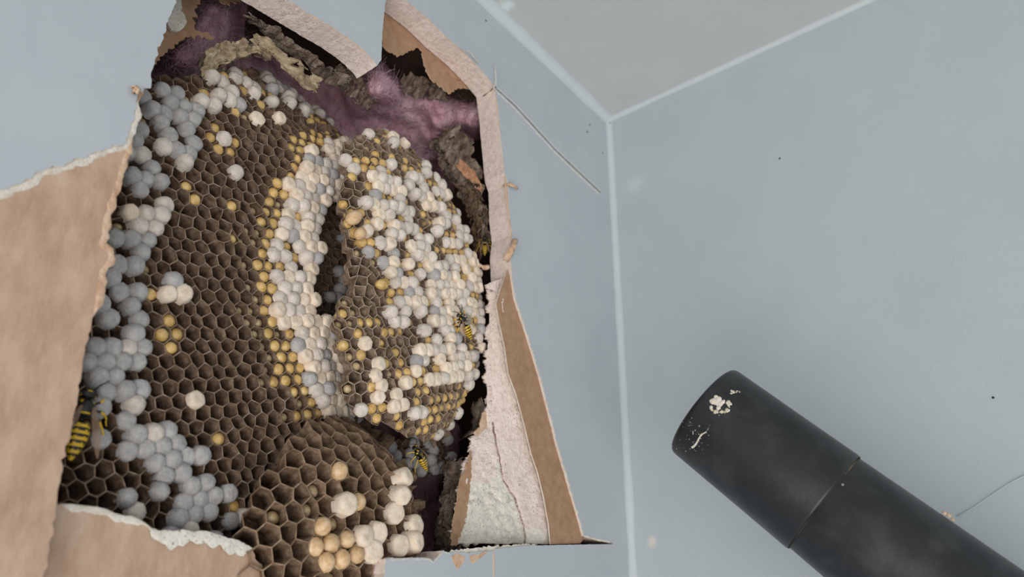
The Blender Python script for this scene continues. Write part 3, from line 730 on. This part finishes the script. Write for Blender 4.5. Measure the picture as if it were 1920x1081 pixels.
# ------------------------------------------------------------------ larvae: each sits in a cell and is a thing of its own
def larva_label(info, k, q_, box):
    tx = (q_['x']-box[0])/(box[2]-box[0]); ty = (q_['y']-box[1])/(box[3]-box[1])
    hx = ['left', 'centre', 'right'][max(0, min(2, int(tx*3)))]; vx = ['top', 'upper', 'middle', 'lower', 'bottom'][max(0, min(4, int(ty*5)))]
    look = {'Y': 'round yellow larva', 'D': 'dull larva sunk deep', 'H': 'plump peach larva bulging', 'T': 'yellow larva'}[k]
    wh = {'left': 'large left comb', 'centre': 'domed centre comb', 'bottom': 'lowest wide-celled comb'}[info]
    return '%s in an open cell, %s %s part of the %s' % (look, vx, hx, wh)
BOX = {'left': (150, 130, 700, 1000), 'centre': (632, 243, 920, 820), 'bottom': (460, 785, 805, 1081)}
LARVAE.sort(key=lambda t: (t[3] == 'deep', t[0]['dist']))
cnt = 0; sV, sF = [], []
for q_, p, k, info in LARVAE:
    if info == 'deep': continue
    i, j = q_['i'], q_['j']
    sink = {'Y': 0.10, 'D': -0.45, 'H': 0.55, 'T': 0.4}[k]+0.35*(hsh(i, j, 41)-.5)
    r = p*{'Y': 0.455, 'D': 0.36, 'H': 0.50, 'T': 0.45}[k]*(0.95+0.1*hsh(i, j, 42))
    n = (q_['n']+Vector((hsh(i, j, 24)-.5, hsh(i, j, 25)-.5, hsh(i, j, 26)-.5))*0.22).normalized()
    mw = Matrix.Translation(q_['c']-q_['n']*p*0.35+n*sink*p*0.5) @ n.to_track_quat('Z', 'Y').to_matrix().to_4x4() @ Matrix.Rotation(hsh(i, j, 43)*6.28, 4, 'Z') @ Matrix.Diagonal((r, r, r*1.05, 1))
    me = larva_mesh(k, int(hsh(i, j, 44)*3))
    if cnt < 300:
        o = bpy.data.objects.new('larva', me); COL.objects.link(o); o.matrix_world = mw
        lab = larva_label(info, k, q_, BOX[info])
        tag(o, lab, 'larva', lab.replace('larva', 'larvae').replace(' in an open cell', ''))
        cnt += 1
    else:
        b0 = len(sV); sV += [mw @ v.co for v in me.vertices]; sF += [tuple(v+b0 for v in pl.vertices) for pl in me.polygons]
if sV:
    o = link('larva', mesh('larvae', sV, sF), None, M_LARV, True, 'stuff'); tag(o, 'tiny yellow larvae crowding farthest cells of the combs', 'larva')
print('CELLS', len(cells1), len(cells2), len(cells3), len(cells4), 'LARVAE', len(LARVAE), 'CAPS', [sum(1 for c in cc if c['k'] in 'WGCL') for cc in (cells1, cells2, cells3, cells4)])

# two loose grubs lying on the centre comb
def grub(loc, axis, L_, r, m, label):
    V = []; Fc = []; n = 12; K = 18
    ax = axis.normalized(); u = ax.orthogonal().normalized(); v = ax.cross(u)
    for a in range(K+1):
        t = a/K; rr = r*math.sin(PI*min(max(t*0.94+0.03, 0), 1))**0.55*(1+0.05*math.cos(a*PI))
        for k in range(n):
            an = k/n*2*PI; V.append(ax*(t-0.5)*L_+(u*math.cos(an)+v*math.sin(an))*rr)
    for a in range(K):
        for k in range(n): Fc.append((a*n+k, a*n+(k+1) % n, (a+1)*n+(k+1) % n, (a+1)*n+k))
    Fc.append(tuple(range(n-1, -1, -1))); Fc.append(tuple(K*n+k for k in range(n)))
    o = link('larva', mesh('grub', V, Fc), None, m, True); o.location = loc; tag(o, label, 'larva'); return o
def on(comb, x, y, cells, lift=0.0):
    c = min(cells, key=lambda q_: math.hypot(q_['x']-x, q_['y']-y))
    dpt = -c['c'].x-lift
    return P(x, y, dpt), c['n']
gp, gn = on(comb2, 663, 408, cells2, 0.0030)
grub(gp, P(680,398,0.0)-P(646,420,0.0), 0.0080, 0.0027, M_LARVP, 'large tan oval grub lying on the left edge of centre comb')
gp, gn = on(comb2, 716, 533, cells2, 0.0028)
grub(gp, P(728,532,0.0)-P(702,531,0.0), 0.0060, 0.0021, M_LARV, 'pale yellow grub lying sideways on middle of centre comb')
gp, gn = on(comb2, 675, 438, cells2, 0.0024)
grub(gp, P(684,430,0.0)-P(668,446,0.0), 0.0058, 0.0023, M_LARVP, 'brownish grub lying just below the large tan grub')

# ------------------------------------------------------------------ papery envelope fragments
def envelope(name, A, B, m, label, cat='nest envelope', seed=0, ni=60, nj=26, amp=0.0026, layers=1, gapd=0.002, ridge=0.35):
    """crumpled paper sheet spanned between two polylines of (px, py, depth)"""
    root = empty(name, P(A[0][0], A[0][1], A[0][2]), label, cat) if layers > 1 else None
    def at(pl, t):
        t *= len(pl)-1; k = min(len(pl)-2, int(t)); f = t-k
        return P(*pl[k]).lerp(P(*pl[k+1]), f)
    obs = []
    for ly in range(layers):
        V = []; Fc = []; sd = seed+ly*17
        for i in range(ni+1):
            u = i/ni; a = at(A, u); b = at(B, u)
            for j in range(nj+1):
                v = j/nj
                sh = 0.0 if ly == 0 else 0.16*ly
                vv = v
                if j in (0, nj): vv += 0.12*fbm((u*9, ly, 0), 1, sd)+0.06*fbm((u*30, ly, 0), 1, sd+2)
                vv = max(-0.15, min(1.15, vv))*(1-sh)+sh*0.5*(ly % 2)
                uu = 0.0
                pp = a.lerp(b, vv)
                if i in (0, ni): pp += (at(A, 0.5)-pp)*0.10*fbm((v*6, ly, 3), 1, sd)
                rg = (abs(fbm(pp, 120, sd, 4))*1.6-0.3)+0.5*fbm(pp, 60, sd+1, 3)+0.25*fbm(pp, 500, sd+4, 3)+ridge*0.35*math.sin(v*22+3*fbm(pp, 120, sd+2))
                pp = pp+Vector((amp*rg+gapd*ly, 0, 0))+Vector((0, amp*.4*fbm(pp, 300, sd+5), amp*.4*fbm(pp, 300, sd+6)))
                V.append(pp)
        for i in range(ni):
            for j in range(nj):
                # a few torn gaps
                mid = V[i*(nj+1)+j]
                if fbm(mid, 150, sd+9, 3) > 0.52 and 2 < i < ni-2: continue
                q0 = i*(nj+1)+j; Fc.append((q0, q0+1, q0+nj+2, q0+nj+1))
        o = link('paper_layer' if layers > 1 else name, mesh(name, V, Fc), root, m[ly % len(m)] if isinstance(m, list) else m, True)
        sm = o.modifiers.new('t', 'SOLIDIFY'); sm.thickness = 0.00035
        obs.append(o)
    if layers == 1: tag(obs[0], label, cat)
    return root or obs[0]
envelope('envelope_fragment', [(392,88,.022),(420,82,.020),(450,76,.018),(480,74,.016),(505,80,.014)], [(378,150,.026),(410,128,.024),(445,110,.022),(478,104,.020),(512,112,.018)], [M_ENVL, M_ENV], 'mottled tan envelope paper arching over top of the left comb', seed=1, layers=2, gapd=-0.003)
envelope('envelope_fragment', [(478,60,.013),(500,68,.012),(535,98,.011),(570,125,.010),(602,152,.010)], [(488,86,.016),(512,100,.014),(545,140,.012),(570,162,.011),(590,176,.011)], [M_ENVL, M_ENVL], 'pale splintered envelope strip pointing down right over the caps', seed=2, layers=2, amp=0.0016, nj=16, gapd=-0.0015)
envelope('envelope_fragment', [(452,28,.018),(500,52,.016),(550,84,.015),(600,120,.014),(650,148,.014)], [(470,48,.022),(505,78,.020),(560,112,.019),(600,146,.018),(632,165,.018)], [M_ENV, M_ENV], 'dark grey layered envelope paper tucked under the upper cut edge', seed=3, layers=2, amp=0.002, nj=18)
envelope('envelope_fragment', [(632,122,.016),(660,132,.017),(690,150,.020),(705,180,.024)], [(625,160,.020),(645,172,.022),(668,190,.026),(690,212,.030)], M_ENV, 'frayed brown envelope scrap hanging beside pink insulation', seed=4, amp=0.003)
envelope('envelope_fragment', [(858,234,.020),(880,270,.018),(890,305,.017),(900,340,.015),(912,385,.015),(914,470,.018)], [(806,272,.034),(822,300,.032),(846,330,.030),(868,362,.028),(888,400,.028),(900,470,.030)], [M_ENV, M_ENV, M_COMB3], 'crumpled brown envelope paper wedged between centre comb and right cut edge', seed=5, layers=3, amp=0.0034, gapd=-0.003)
envelope('envelope_fragment', [(862,300,.010),(880,312,.009),(896,332,.009),(905,352,.010)], [(852,312,.014),(872,332,.012),(890,350,.011),(902,362,.012)], M_CHIP, 'orange brown curled chip on the crumpled paper at right', seed=6, amp=0.0008, ni=24, nj=10)
envelope('envelope_fragment', [(866,858,.016),(868,890,.016),(858,930,.016),(850,980,.016),(852,1030,.016)], [(836,866,.024),(840,900,.024),(832,940,.024),(826,985,.024),(826,1040,.024)], [M_ENV, M_ENV], 'dark curled envelope paper left of the broken gypsum', seed=7, layers=2, amp=0.0032, gapd=-0.003, nj=18)
envelope('envelope_fragment', [(745,150,.024),(775,138,.022),(805,150,.022),(838,176,.022)], [(760,176,.028),(785,182,.027),(812,186,.026),(836,192,.025)], M_ENV, 'small brown envelope scrap in the upper right notch', seed=8, amp=0.003, ni=40, nj=18)
envelope('envelope_fragment', [(806,268,.030),(826,258,.030),(846,250,.028)], [(806,284,.034),(830,276,.033),(852,268,.030)], M_ENV, 'narrow dark envelope sliver above the centre comb right shoulder', seed=9, amp=0.002, ni=24, nj=10)
envelope('envelope_fragment', [(900,745,.015),(908,775,.014),(896,800,.014),(884,812,.016)], [(880,760,.026),(886,785,.024),(878,808,.024),(866,820,.026)], M_ENV, 'dark papery scrap beside the lower right of centre comb', seed=10, amp=0.002, ni=24, nj=12)
envelope('envelope_fragment', [(275,150,.026),(320,146,.028),(370,146,.028),(420,128,.026)], [(290,172,.032),(325,170,.032),(380,160,.032),(430,140,.030)], M_ENV, 'dark rough envelope rim along the top left of the left comb', seed=12, amp=0.003, ni=50, nj=14)

# ------------------------------------------------------------------ pink glass wool behind and around
V = []; Fc = []; NX, NY = 230, 210
def pink_depth(x, y):
    d = 0.080
    def b(cx, cy, rx, ry, a): return a*math.exp(-((x-cx)/rx)**2-((y-cy)/ry)**2)
    d -= b(740, 175, 95, 45, 0.046)+b(852, 212, 60, 62, 0.040)+b(905, 215, 32, 60, 0.040)+b(705, 138, 42, 50, 0.040)+b(800, 260, 90, 50, 0.018)
    d -= b(400, 20, 70, 60, 0.034)+b(350, 110, 80, 60, 0.034)
    d -= b(860, 840, 40, 70, 0.012)
    d += b(768, 125, 24, 24, 0.050)+b(480, 60, 26, 34, 0.03)
    return d
for j in range(NY+1):
    for i in range(NX+1):
        x = 200+(980-200)*i/NX; y = -160+(1200+160)*j/NY
        d = pink_depth(x, y)
        p = P(x, y, d)
        d += -0.007*fbm(p, 38, 91, 4)-0.0022*fbm(p, 190, 92, 4)
        V.append(P(x, y, min(d, 0.112)))
for j in range(NY):
    for i in range(NX):
        q0 = j*(NX+1)+i; Fc.append((q0, q0+1, q0+NX+2, q0+NX+1))
wool_v = V
wool = link('insulation', mesh('insulation', V, Fc), None, M_PINK, True)
tag(wool, 'fluffy pink glass wool batt filling the wall cavity behind the combs', 'insulation')
# fine fibres standing off the wool
rg = random.Random(5); fV, fF = [], []
for k in range(5200):
    a = rg.random()
    if a < 0.6: x, y = rg.uniform(640, 915), rg.uniform(90, 330)
    elif a < 0.85: x, y = rg.uniform(270, 470), rg.uniform(-10, 150)
    else: x, y = rg.uniform(800, 900), rg.uniform(740, 1000)
    if math.hypot(x-752, y-125) < 30: continue
    i = int((x-200)/780*NX); j = int((y+160)/1360*NY)
    p = wool_v[j*(NX+1)+i].copy(); p += Vector((0.0004, 0, 0))
    dr = Vector((rg.uniform(0.0, .5), rg.uniform(-1, 1), rg.uniform(-1, 1))).normalized(); L_ = rg.uniform(.002, .007)
    cv = Vector((rg.uniform(-.2, .4), rg.uniform(-1, 1), rg.uniform(-1, 1)))*L_*0.5
    sd = dr.cross(Vector((1, 0, 0))).normalized()*0.00005
    b0 = len(fV)
    for s_ in range(4):
        t = s_/3; c = p+dr*L_*t+cv*t*t; fV += [c+sd, c-sd]
    for s_ in range(3): fF.append((b0+s_*2, b0+s_*2+1, b0+s_*2+3, b0+s_*2+2))
link('fibre', mesh('fibre', fV, fF), wool, M_FIB, False, 'stuff', 'fine pale pink glass fibres')

# ------------------------------------------------------------------ wasps
def wasp(loc, head_dir, up, L_, label, wing_open=0.25):
    """body: one skin from head to abdomen tip; X along the body towards the head, Z its back"""
    X = head_dir.normalized(); Z = (up-X*up.dot(X)).normalized(); Y = Z.cross(X)
    root = empty('wasp', loc, label, 'wasp')
    mw = Matrix((X, Y, Z)).transposed().to_4x4(); mw.translation = loc
    root.matrix_world = mw
    # profile (x, half width, half height, z)  in body lengths, head at +
    pr = [(0.50,0.02,0.03,-0.01),(0.49,0.075,0.07,-0.01),(0.46,0.115,0.09,0),(0.42,0.118,0.092,0),(0.39,0.09,0.075,0),(0.375,0.035,0.035,0),(0.355,0.07,0.06,0),(0.32,0.115,0.105,0.01),(0.26,0.125,0.12,0.02),(0.19,0.11,0.11,0.015),
          (0.13,0.07,0.075,0.0),(0.095,0.025,0.025,-0.01),(0.07,0.02,0.02,-0.01),(0.05,0.06,0.06,-0.005),(0.02,0.115,0.105,0),(-0.03,0.135,0.12,0),(-0.06,0.138,0.124,0),(-0.09,0.140,0.125,0),(-0.13,0.140,0.124,0),(-0.16,0.136,0.12,0),(-0.20,0.130,0.114,-.005),(-0.24,0.12,0.105,-.008),(-0.28,0.108,0.094,-.012),(-0.33,0.09,0.08,-.018),(-0.37,0.074,0.064,-.025),(-0.41,0.055,0.048,-.03),(-0.45,0.034,0.03,-.038),(-0.48,0.014,0.014,-.045),(-0.50,0.004,0.004,-.05)]
    # cut the body finer so stripe edges read
    n = 20; V = []; Fc = []; MI = []
    pf = []
    for a, b in zip(pr, pr[1:]):
        for t in (0, .33, .66): pf.append(tuple(a[k]*(1-t)+b[k]*t for k in range(4)))
    pf.append(pr[-1])
    for (x, w_, h_, z) in pf:
        for k in range(n):
            an = k/n*2*PI; V.append((x*L_, w_*math.cos(an)*L_, (h_*math.sin(an)+z)*L_))
    for a in range(len(pf)-1):
        xm = (pf[a][0]+pf[a+1][0])/2
        for k in range(n):
            Fc.append((a*n+k, a*n+(k+1) % n, (a+1)*n+(k+1) % n, (a+1)*n+k))
            an = (k+.5)/n*2*PI; sy = math.cos(an); yel = 0
            if xm < 0.045:
                ph = ((0.045-xm)/0.085) % 1.0
                dip = 0.30+0.32*max(0, 1-abs(sy)*1.6)*(1 if math.sin(an) > 0 else 0.3)
                yel = 1 if ph > dip else 0
                if abs(abs(sy)-0.72) < 0.10 and 0.15 < ph < 0.6 and math.sin(an) > 0: yel = 0
            elif xm > 0.375:
                yel = 1 if (xm > 0.455 and abs(sy) < 0.45) or (0.40 < xm < 0.43 and abs(sy) > 0.85) else 0
            elif 0.16 < xm < 0.36:
                if 0.30 < xm < 0.35 and 0.5 < abs(sy) < 0.82 and math.sin(an) > 0: yel = 1
                if 0.135 < xm < 0.17 and abs(sy) < 0.8 and math.sin(an) > 0: yel = 1
                if abs(sy) > 0.93 and 0.24 < xm < 0.29: yel = 1
            MI.append(yel)
    Fc.append(tuple(range(n))); MI.append(1)
    def part(name, V, Fc, mats, MI=None, smooth=True):
        o = link(name, mesh(name, V, Fc, MI), None, mats, smooth); o.parent = root; return o
    part('body', V, Fc, [M_WBLK, M_WYEL], MI)
    def tube(name, pts, r, mats, split=None):
        V = []; Fc = []; MI = []; m_ = 6; pts = [Vector(p)*L_ for p in pts]
        for i, p in enumerate(pts):
            a = pts[max(0, i-1)]; b = pts[min(len(pts)-1, i+1)]; t = (b-a).normalized(); u = t.cross(Vector((.3, .2, 1))).normalized(); v = t.cross(u)
            rr = r*L_*(1-0.55*i/(len(pts)-1))
            for k in range(m_): an = k/m_*2*PI; V.append(p+(u*math.cos(an)+v*math.sin(an))*rr)
        for i in range(len(pts)-1):
            for k in range(m_): Fc.append((i*m_+k, i*m_+(k+1) % m_, (i+1)*m_+(k+1) % m_, (i+1)*m_+k)); MI.append(1 if (split is not None and i >= split) else 0)
        Fc.append(tuple(range(m_))); MI.append(0); Fc.append(tuple((len(pts)-1)*m_+k for k in range(m_))); MI.append(0)
        part(name, V, Fc, mats, MI)
    for s in (-1, 1):
        tube('antenna', [(0.48, s*.04, .05), (0.56, s*.09, .11), (0.62, s*.16, .09), (0.68, s*.22, .02), (0.71, s*.26, -.05)], 0.013, [M_WBLK])
        for (x0, x1, x2, yy) in ((0.30, 0.42, 0.46, .30), (0.24, 0.22, 0.16, .36), (0.17, 0.02, -0.16, .38)):
            tube('leg', [(x0, s*.08, -.07), ((x0+x1)/2, s*yy*.62, .0), (x1, s*yy*.8, -.05), ((x1+x2)/2, s*yy, -.14), (x2, s*yy*1.05, -.19), (x2-.06, s*yy*1.12, -.20)], 0.020, [M_WBLK, M_WYEL], 1)
        V = []; m_ = 10
        for i in range(m_+1):
            t = i/m_; wd = 0.055*math.sin(PI*min(1, t*.92+.06))**.6
            c = Vector((0.24-0.66*t, s*(0.08+0.14*t+wing_open*t*.5), .13+0.02*math.sin(PI*t)))*L_
            V += [c+Vector((0, wd*L_, 0)), c+Vector((0, 0, .006*L_)), c-Vector((0, wd*L_, 0))]
        Fc = [(i*3+k, i*3+k+1, i*3+k+4, i*3+k+3) for i in range(m_) for k in (0, 1)]
        part('wing', V, Fc, [M_WING])
        # compound eye
        V = []; Fc = []; K = 6
        for a in range(K+1):
            th = a/K*PI
            for k in range(8):
                an = k/8*2*PI; V.append(Vector((0.435, s*.10, .012))*L_+Vector((math.sin(th)*math.cos(an)*.028, math.cos(th)*.024, math.sin(th)*math.sin(an)*.058))*L_)
        for a in range(K):
            for k in range(8): Fc.append((a*8+k, a*8+(k+1) % 8, (a+1)*8+(k+1) % 8, (a+1)*8+k))
        part('eye', V, Fc, [M_SPECK])
    return root
toCam = lambda p: (CAMLOC-p).normalized()
def put_wasp(x, y, comb, cells, lift, hx, hy, L_, label, side=0.0, wo=0.25):
    p, n = on(comb, x, y, cells, lift)
    h, _ = P(hx, hy, -p.x), 0
    up = toCam(p)*0.9+n*0.4
    if side: up = up+(h-p).cross(up).normalized()*side
    return wasp(p, h-p, up, L_, label, wo)
put_wasp(873, 612, comb2, cells2, 0.0042, 862, 590, 0.0132, 'yellow and black wasp crawling over pearly caps at right of centre comb', 0.3)
wp = P(790, 859, 0.012)
wasp(wp, P(778, 838, 0.012)-wp, toCam(wp)+(P(810,850,0)-P(790,859,0)).normalized()*0.9, 0.0118, 'small wasp clinging to the right rim of the lowest comb', 0.05)
wp = P(150, 797, 0.0155)
wasp(wp, P(158, 765, 0.0155)-wp, toCam(wp)+(P(160,800,0)-P(151,800,0)).normalized()*0.3, 0.0195, 'blurred wasp half hidden behind the brown wallboard edge at left', 0.1)
wp = P(909, 462, 0.0180)
wasp(wp, P(909, 440, 0.018)-wp, toCam(wp), 0.0100, 'tiny wasp mostly hidden in the shadow behind right cut edge', 0.05)

# ------------------------------------------------------------------ vacuum nozzle
A0 = PD(1318, 768, 0.276); B0 = PD(1545, 942, 0.252)
axis = (B0-A0).normalized(); U = axis.orthogonal().normalized(); U = (toCam(A0)-axis*toCam(A0).dot(axis)).normalized(); Wv = axis.cross(U)
noz = empty('vacuum_nozzle', A0, 'scuffed black plastic vacuum tube reaching in from the lower right corner', 'vacuum hose')
def lathe(name, prof, m, parent, n=72, label=None, ridges=None):
    V = []; Fc = []
    for (z, r) in prof:
        for k in range(n):
            an = k/n*2*PI; rr = r
            if ridges: rr += ridges(an)
            V.append(A0+axis*z+(U*math.cos(an)+Wv*math.sin(an))*rr)
    for a in range(len(prof)-1):
        for k in range(n): Fc.append((a*n+k, a*n+(k+1) % n, (a+1)*n+(k+1) % n, (a+1)*n+k))
    return link(name, mesh(name, V, Fc), parent, m, True, None, label)
R0 = 0.0192; LS = (B0-A0).length
R0 = 0.0191; TP = 0.0006/LS
prof = [(LS, R0-0.0012), (0.002, R0-0.0030), (0.0006, R0-0.0026), (0.0, R0-0.0018), (0.0001, R0-0.0013), (0.0005, R0-0.0006), (0.0012, R0-0.0002), (0.0022, R0), (0.02, R0+TP*0.02), (LS*0.6, R0+TP*LS*0.6), (LS-0.0010, R0+TP*LS+0.00008), (LS-0.0003, R0+TP*LS), (LS, R0+TP*LS-0.0003), (LS, R0-0.0012)]
lathe('end_sleeve', prof, M_BLACK, noz)
bump = lambda c0, w_, h_: (lambda an: h_*math.exp(-((((an-c0+PI) % (2*PI))-PI)/w_)**2))
b1, b2 = bump(0.42, 0.05, 0.0004), bump(-0.62, 0.05, 0.0004)
RE = R0+0.0006
lathe('tube', [(LS-0.006, RE-0.0025), (LS-0.001, RE-0.0012), (LS+0.0002, RE-0.0006), (LS+0.02, RE-0.0001), (LS+0.06, RE+0.0009), (LS+0.14, RE+0.0024), (LS+0.23, RE+0.0036), (LS+0.23, RE), (LS, RE-0.003)], M_BLACK, noz, ridges=lambda an: b1(an)+b2(an))
lathe('seam_dirt', [(LS-0.0003, RE-0.0004), (LS+0.00005, RE-0.00004), (LS+0.0003, RE-0.0003), (LS+0.0005, RE-0.0008)], mat('seam_dirt', [hexc(30,30,32), hexc(40,38,36), hexc(60,54,48), hexc(140,124,104)], 90, 0.9), noz)
# things caked on the nozzle: find the tube surface under a photo point
def on_tube(x, y, off=0.0):
    R = (M @ ray(x, y)).normalized(); o = CAMLOC-A0
    rd = R-axis*R.dot(axis); od = o-axis*o.dot(axis)
    a = rd.dot(rd); b = 2*rd.dot(od); c = od.dot(od)-(R0+off)**2; D_ = b*b-4*a*c
    if D_ < 0: D_ = 0
    p = CAMLOC+R*((-b-math.sqrt(D_))/(2*a)); q_ = p-A0; n = (q_-axis*q_.dot(axis)).normalized()
    return p, n
def crust(name, pts, r, h, m, seed, label=None):
    V = []; Fc = []
    for i, (x, y, k) in enumerate(pts):
        p, n = on_tube(x, y); u = n.orthogonal().normalized(); v = n.cross(u); b0 = len(V); K = 9
        for a in range(3):
            for s in range(K):
                an = s/K*2*PI; rr = r*k*(1.0, .82, .45)[a]*(1+0.45*nz((math.cos(an)*1.5, math.sin(an)*1.5, i*3), 1, seed))
                V.append(p+(u*math.cos(an)+v*math.sin(an))*rr+n*(h*k*(-0.1, .55, 1)[a]*(1+0.5*nz((s, i, a), .7, seed))))
        V.append(p+n*h*k*0.95)
        for a in range(2):
            for s in range(K): Fc.append((b0+a*K+s, b0+a*K+(s+1) % K, b0+(a+1)*K+(s+1) % K, b0+(a+1)*K+s))
        for s in range(K): Fc.append((b0+2*K+s, b0+2*K+(s+1) % K, b0+3*K))
    return link(name, mesh(name, V, Fc), noz, m, True, None, label)
rg = random.Random(3)
crust('dried_residue', [(1345+rg.gauss(0,6), 752+rg.gauss(0,4), rg.uniform(.6,1.2)) for k_ in range(16)], 0.0009, 0.00045, M_TORN, 1, 'white lump of dried plaster near the tip')
crust('dried_residue', [(1351+16*math.cos(a_)+rg.gauss(0,2), 762+11*math.sin(a_)+rg.gauss(0,2), rg.uniform(.5,1)) for a_ in [x_*.16-0.9 for x_ in range(26)]], 0.0007, 0.0003, M_DUST, 2, 'tan crumbs around the white lump')
crust('dried_residue', [(1371+rg.random()*16, 732+rg.random()*9, rg.uniform(.4,.9)) for k_ in range(9)], 0.0007, 0.0003, M_DUST, 3)
SCR = [(1298+i*1.2, 838-i*1.45+2.5*math.sin(i*.35), 0.95-0.018*i) for i in range(34)]
crust('scratch', SCR, 0.00052, 0.00016, M_TORN, 4, 'thin white scratch below the lump')
rg = random.Random(9)
crust('dust_speck', [(rg.gauss(1305, 22)+k_*0.3, rg.gauss(835, 22), rg.uniform(.35, 1.0)) for k_ in range(110)], 0.00036, 0.00012, M_DUSTG, 5)
crust('dust_speck', [(1268+rg.random()*150, 790+rg.random()*120, rg.uniform(.25, .6)) for k_ in range(120)]+[(1445,749,.8),(1552,905,1),(1580,908,1.4),(1400,790,.7)], 0.0003, 0.0001, M_DUSTG, 6)
crust('dried_residue', [(1770,963,1.2),(1778,967,1),(1786,974,.8)], 0.0008, 0.0007, M_TORN2, 7, 'orange brown crumb on the upper edge of the tube')
# stray hair
hp = [PR(1795, 968), PR(1825, 952), PR(1860, 928), PR(1895, 905), PR(1960, 872)]
hair = seg3('hair', [p+Vector((0, SGN*0.0006, 0)) for p in hp], 0.00016, M_CAULK, None, 5); tag(hair, 'fine pale hair stuck on the right wall just above the tube', 'hair')

# dust and fly specks on the paint (parts of their surfaces)
def specks(name, pts, f, off, r, m, parent, seed):
    for i, (x, y, k) in enumerate(pts):
        p = f(x, y)+off*0.0001; u = off.orthogonal().normalized(); v = off.cross(u); V = []; Fc = []
        for a, (rr, hh) in enumerate(((1, 0), (.6, .5))):
            for s in range(8):
                an = s/8*2*PI; V.append(p+(u*math.cos(an)+v*math.sin(an))*r*k*rr*(1+.4*nz((s, i, 0), .8, seed))+off*r*k*hh*.5)
        V.append(p+off*r*k*.35)
        for s in range(8): Fc.append((s, (s+1) % 8, 8+(s+1) % 8, 8+s)); Fc.append((8+s, 8+(s+1) % 8, 16))
        link(name, mesh(name, V, Fc), parent, m)
specks('dark_speck', [(1106,234,1),(1101,247,1),(1130,287,.8),(911,39,.9),(1046,138,.9)], lambda x, y: P(x, y), Vector((1, 0, 0)), 0.0007, M_SPECK, wall, 1)
specks('white_speck', [(1048,265,1),(1074,277,1.2),(1080,278,1),(1086,280,1.3),(1098,291,1),(1108,303,1),(1028,291,1),(1050,164,.8),(946,276,1.2)], lambda x, y: P(x, y), Vector((1, 0, 0)), 0.0006, M_CAULK, wall, 2)
rw = bpy.data.objects['wall_right']
specks('dark_speck', [(1462,297,.7),(1862,745,.6),(1141,232,2.2),(1189,198,1.2),(1202,193,1.3),(1291,152,.9),(1160,752,1)], lambda x, y: PR(x, y), Vector((0, SGN, 0)), 0.0008, M_SPECK, rw, 3)
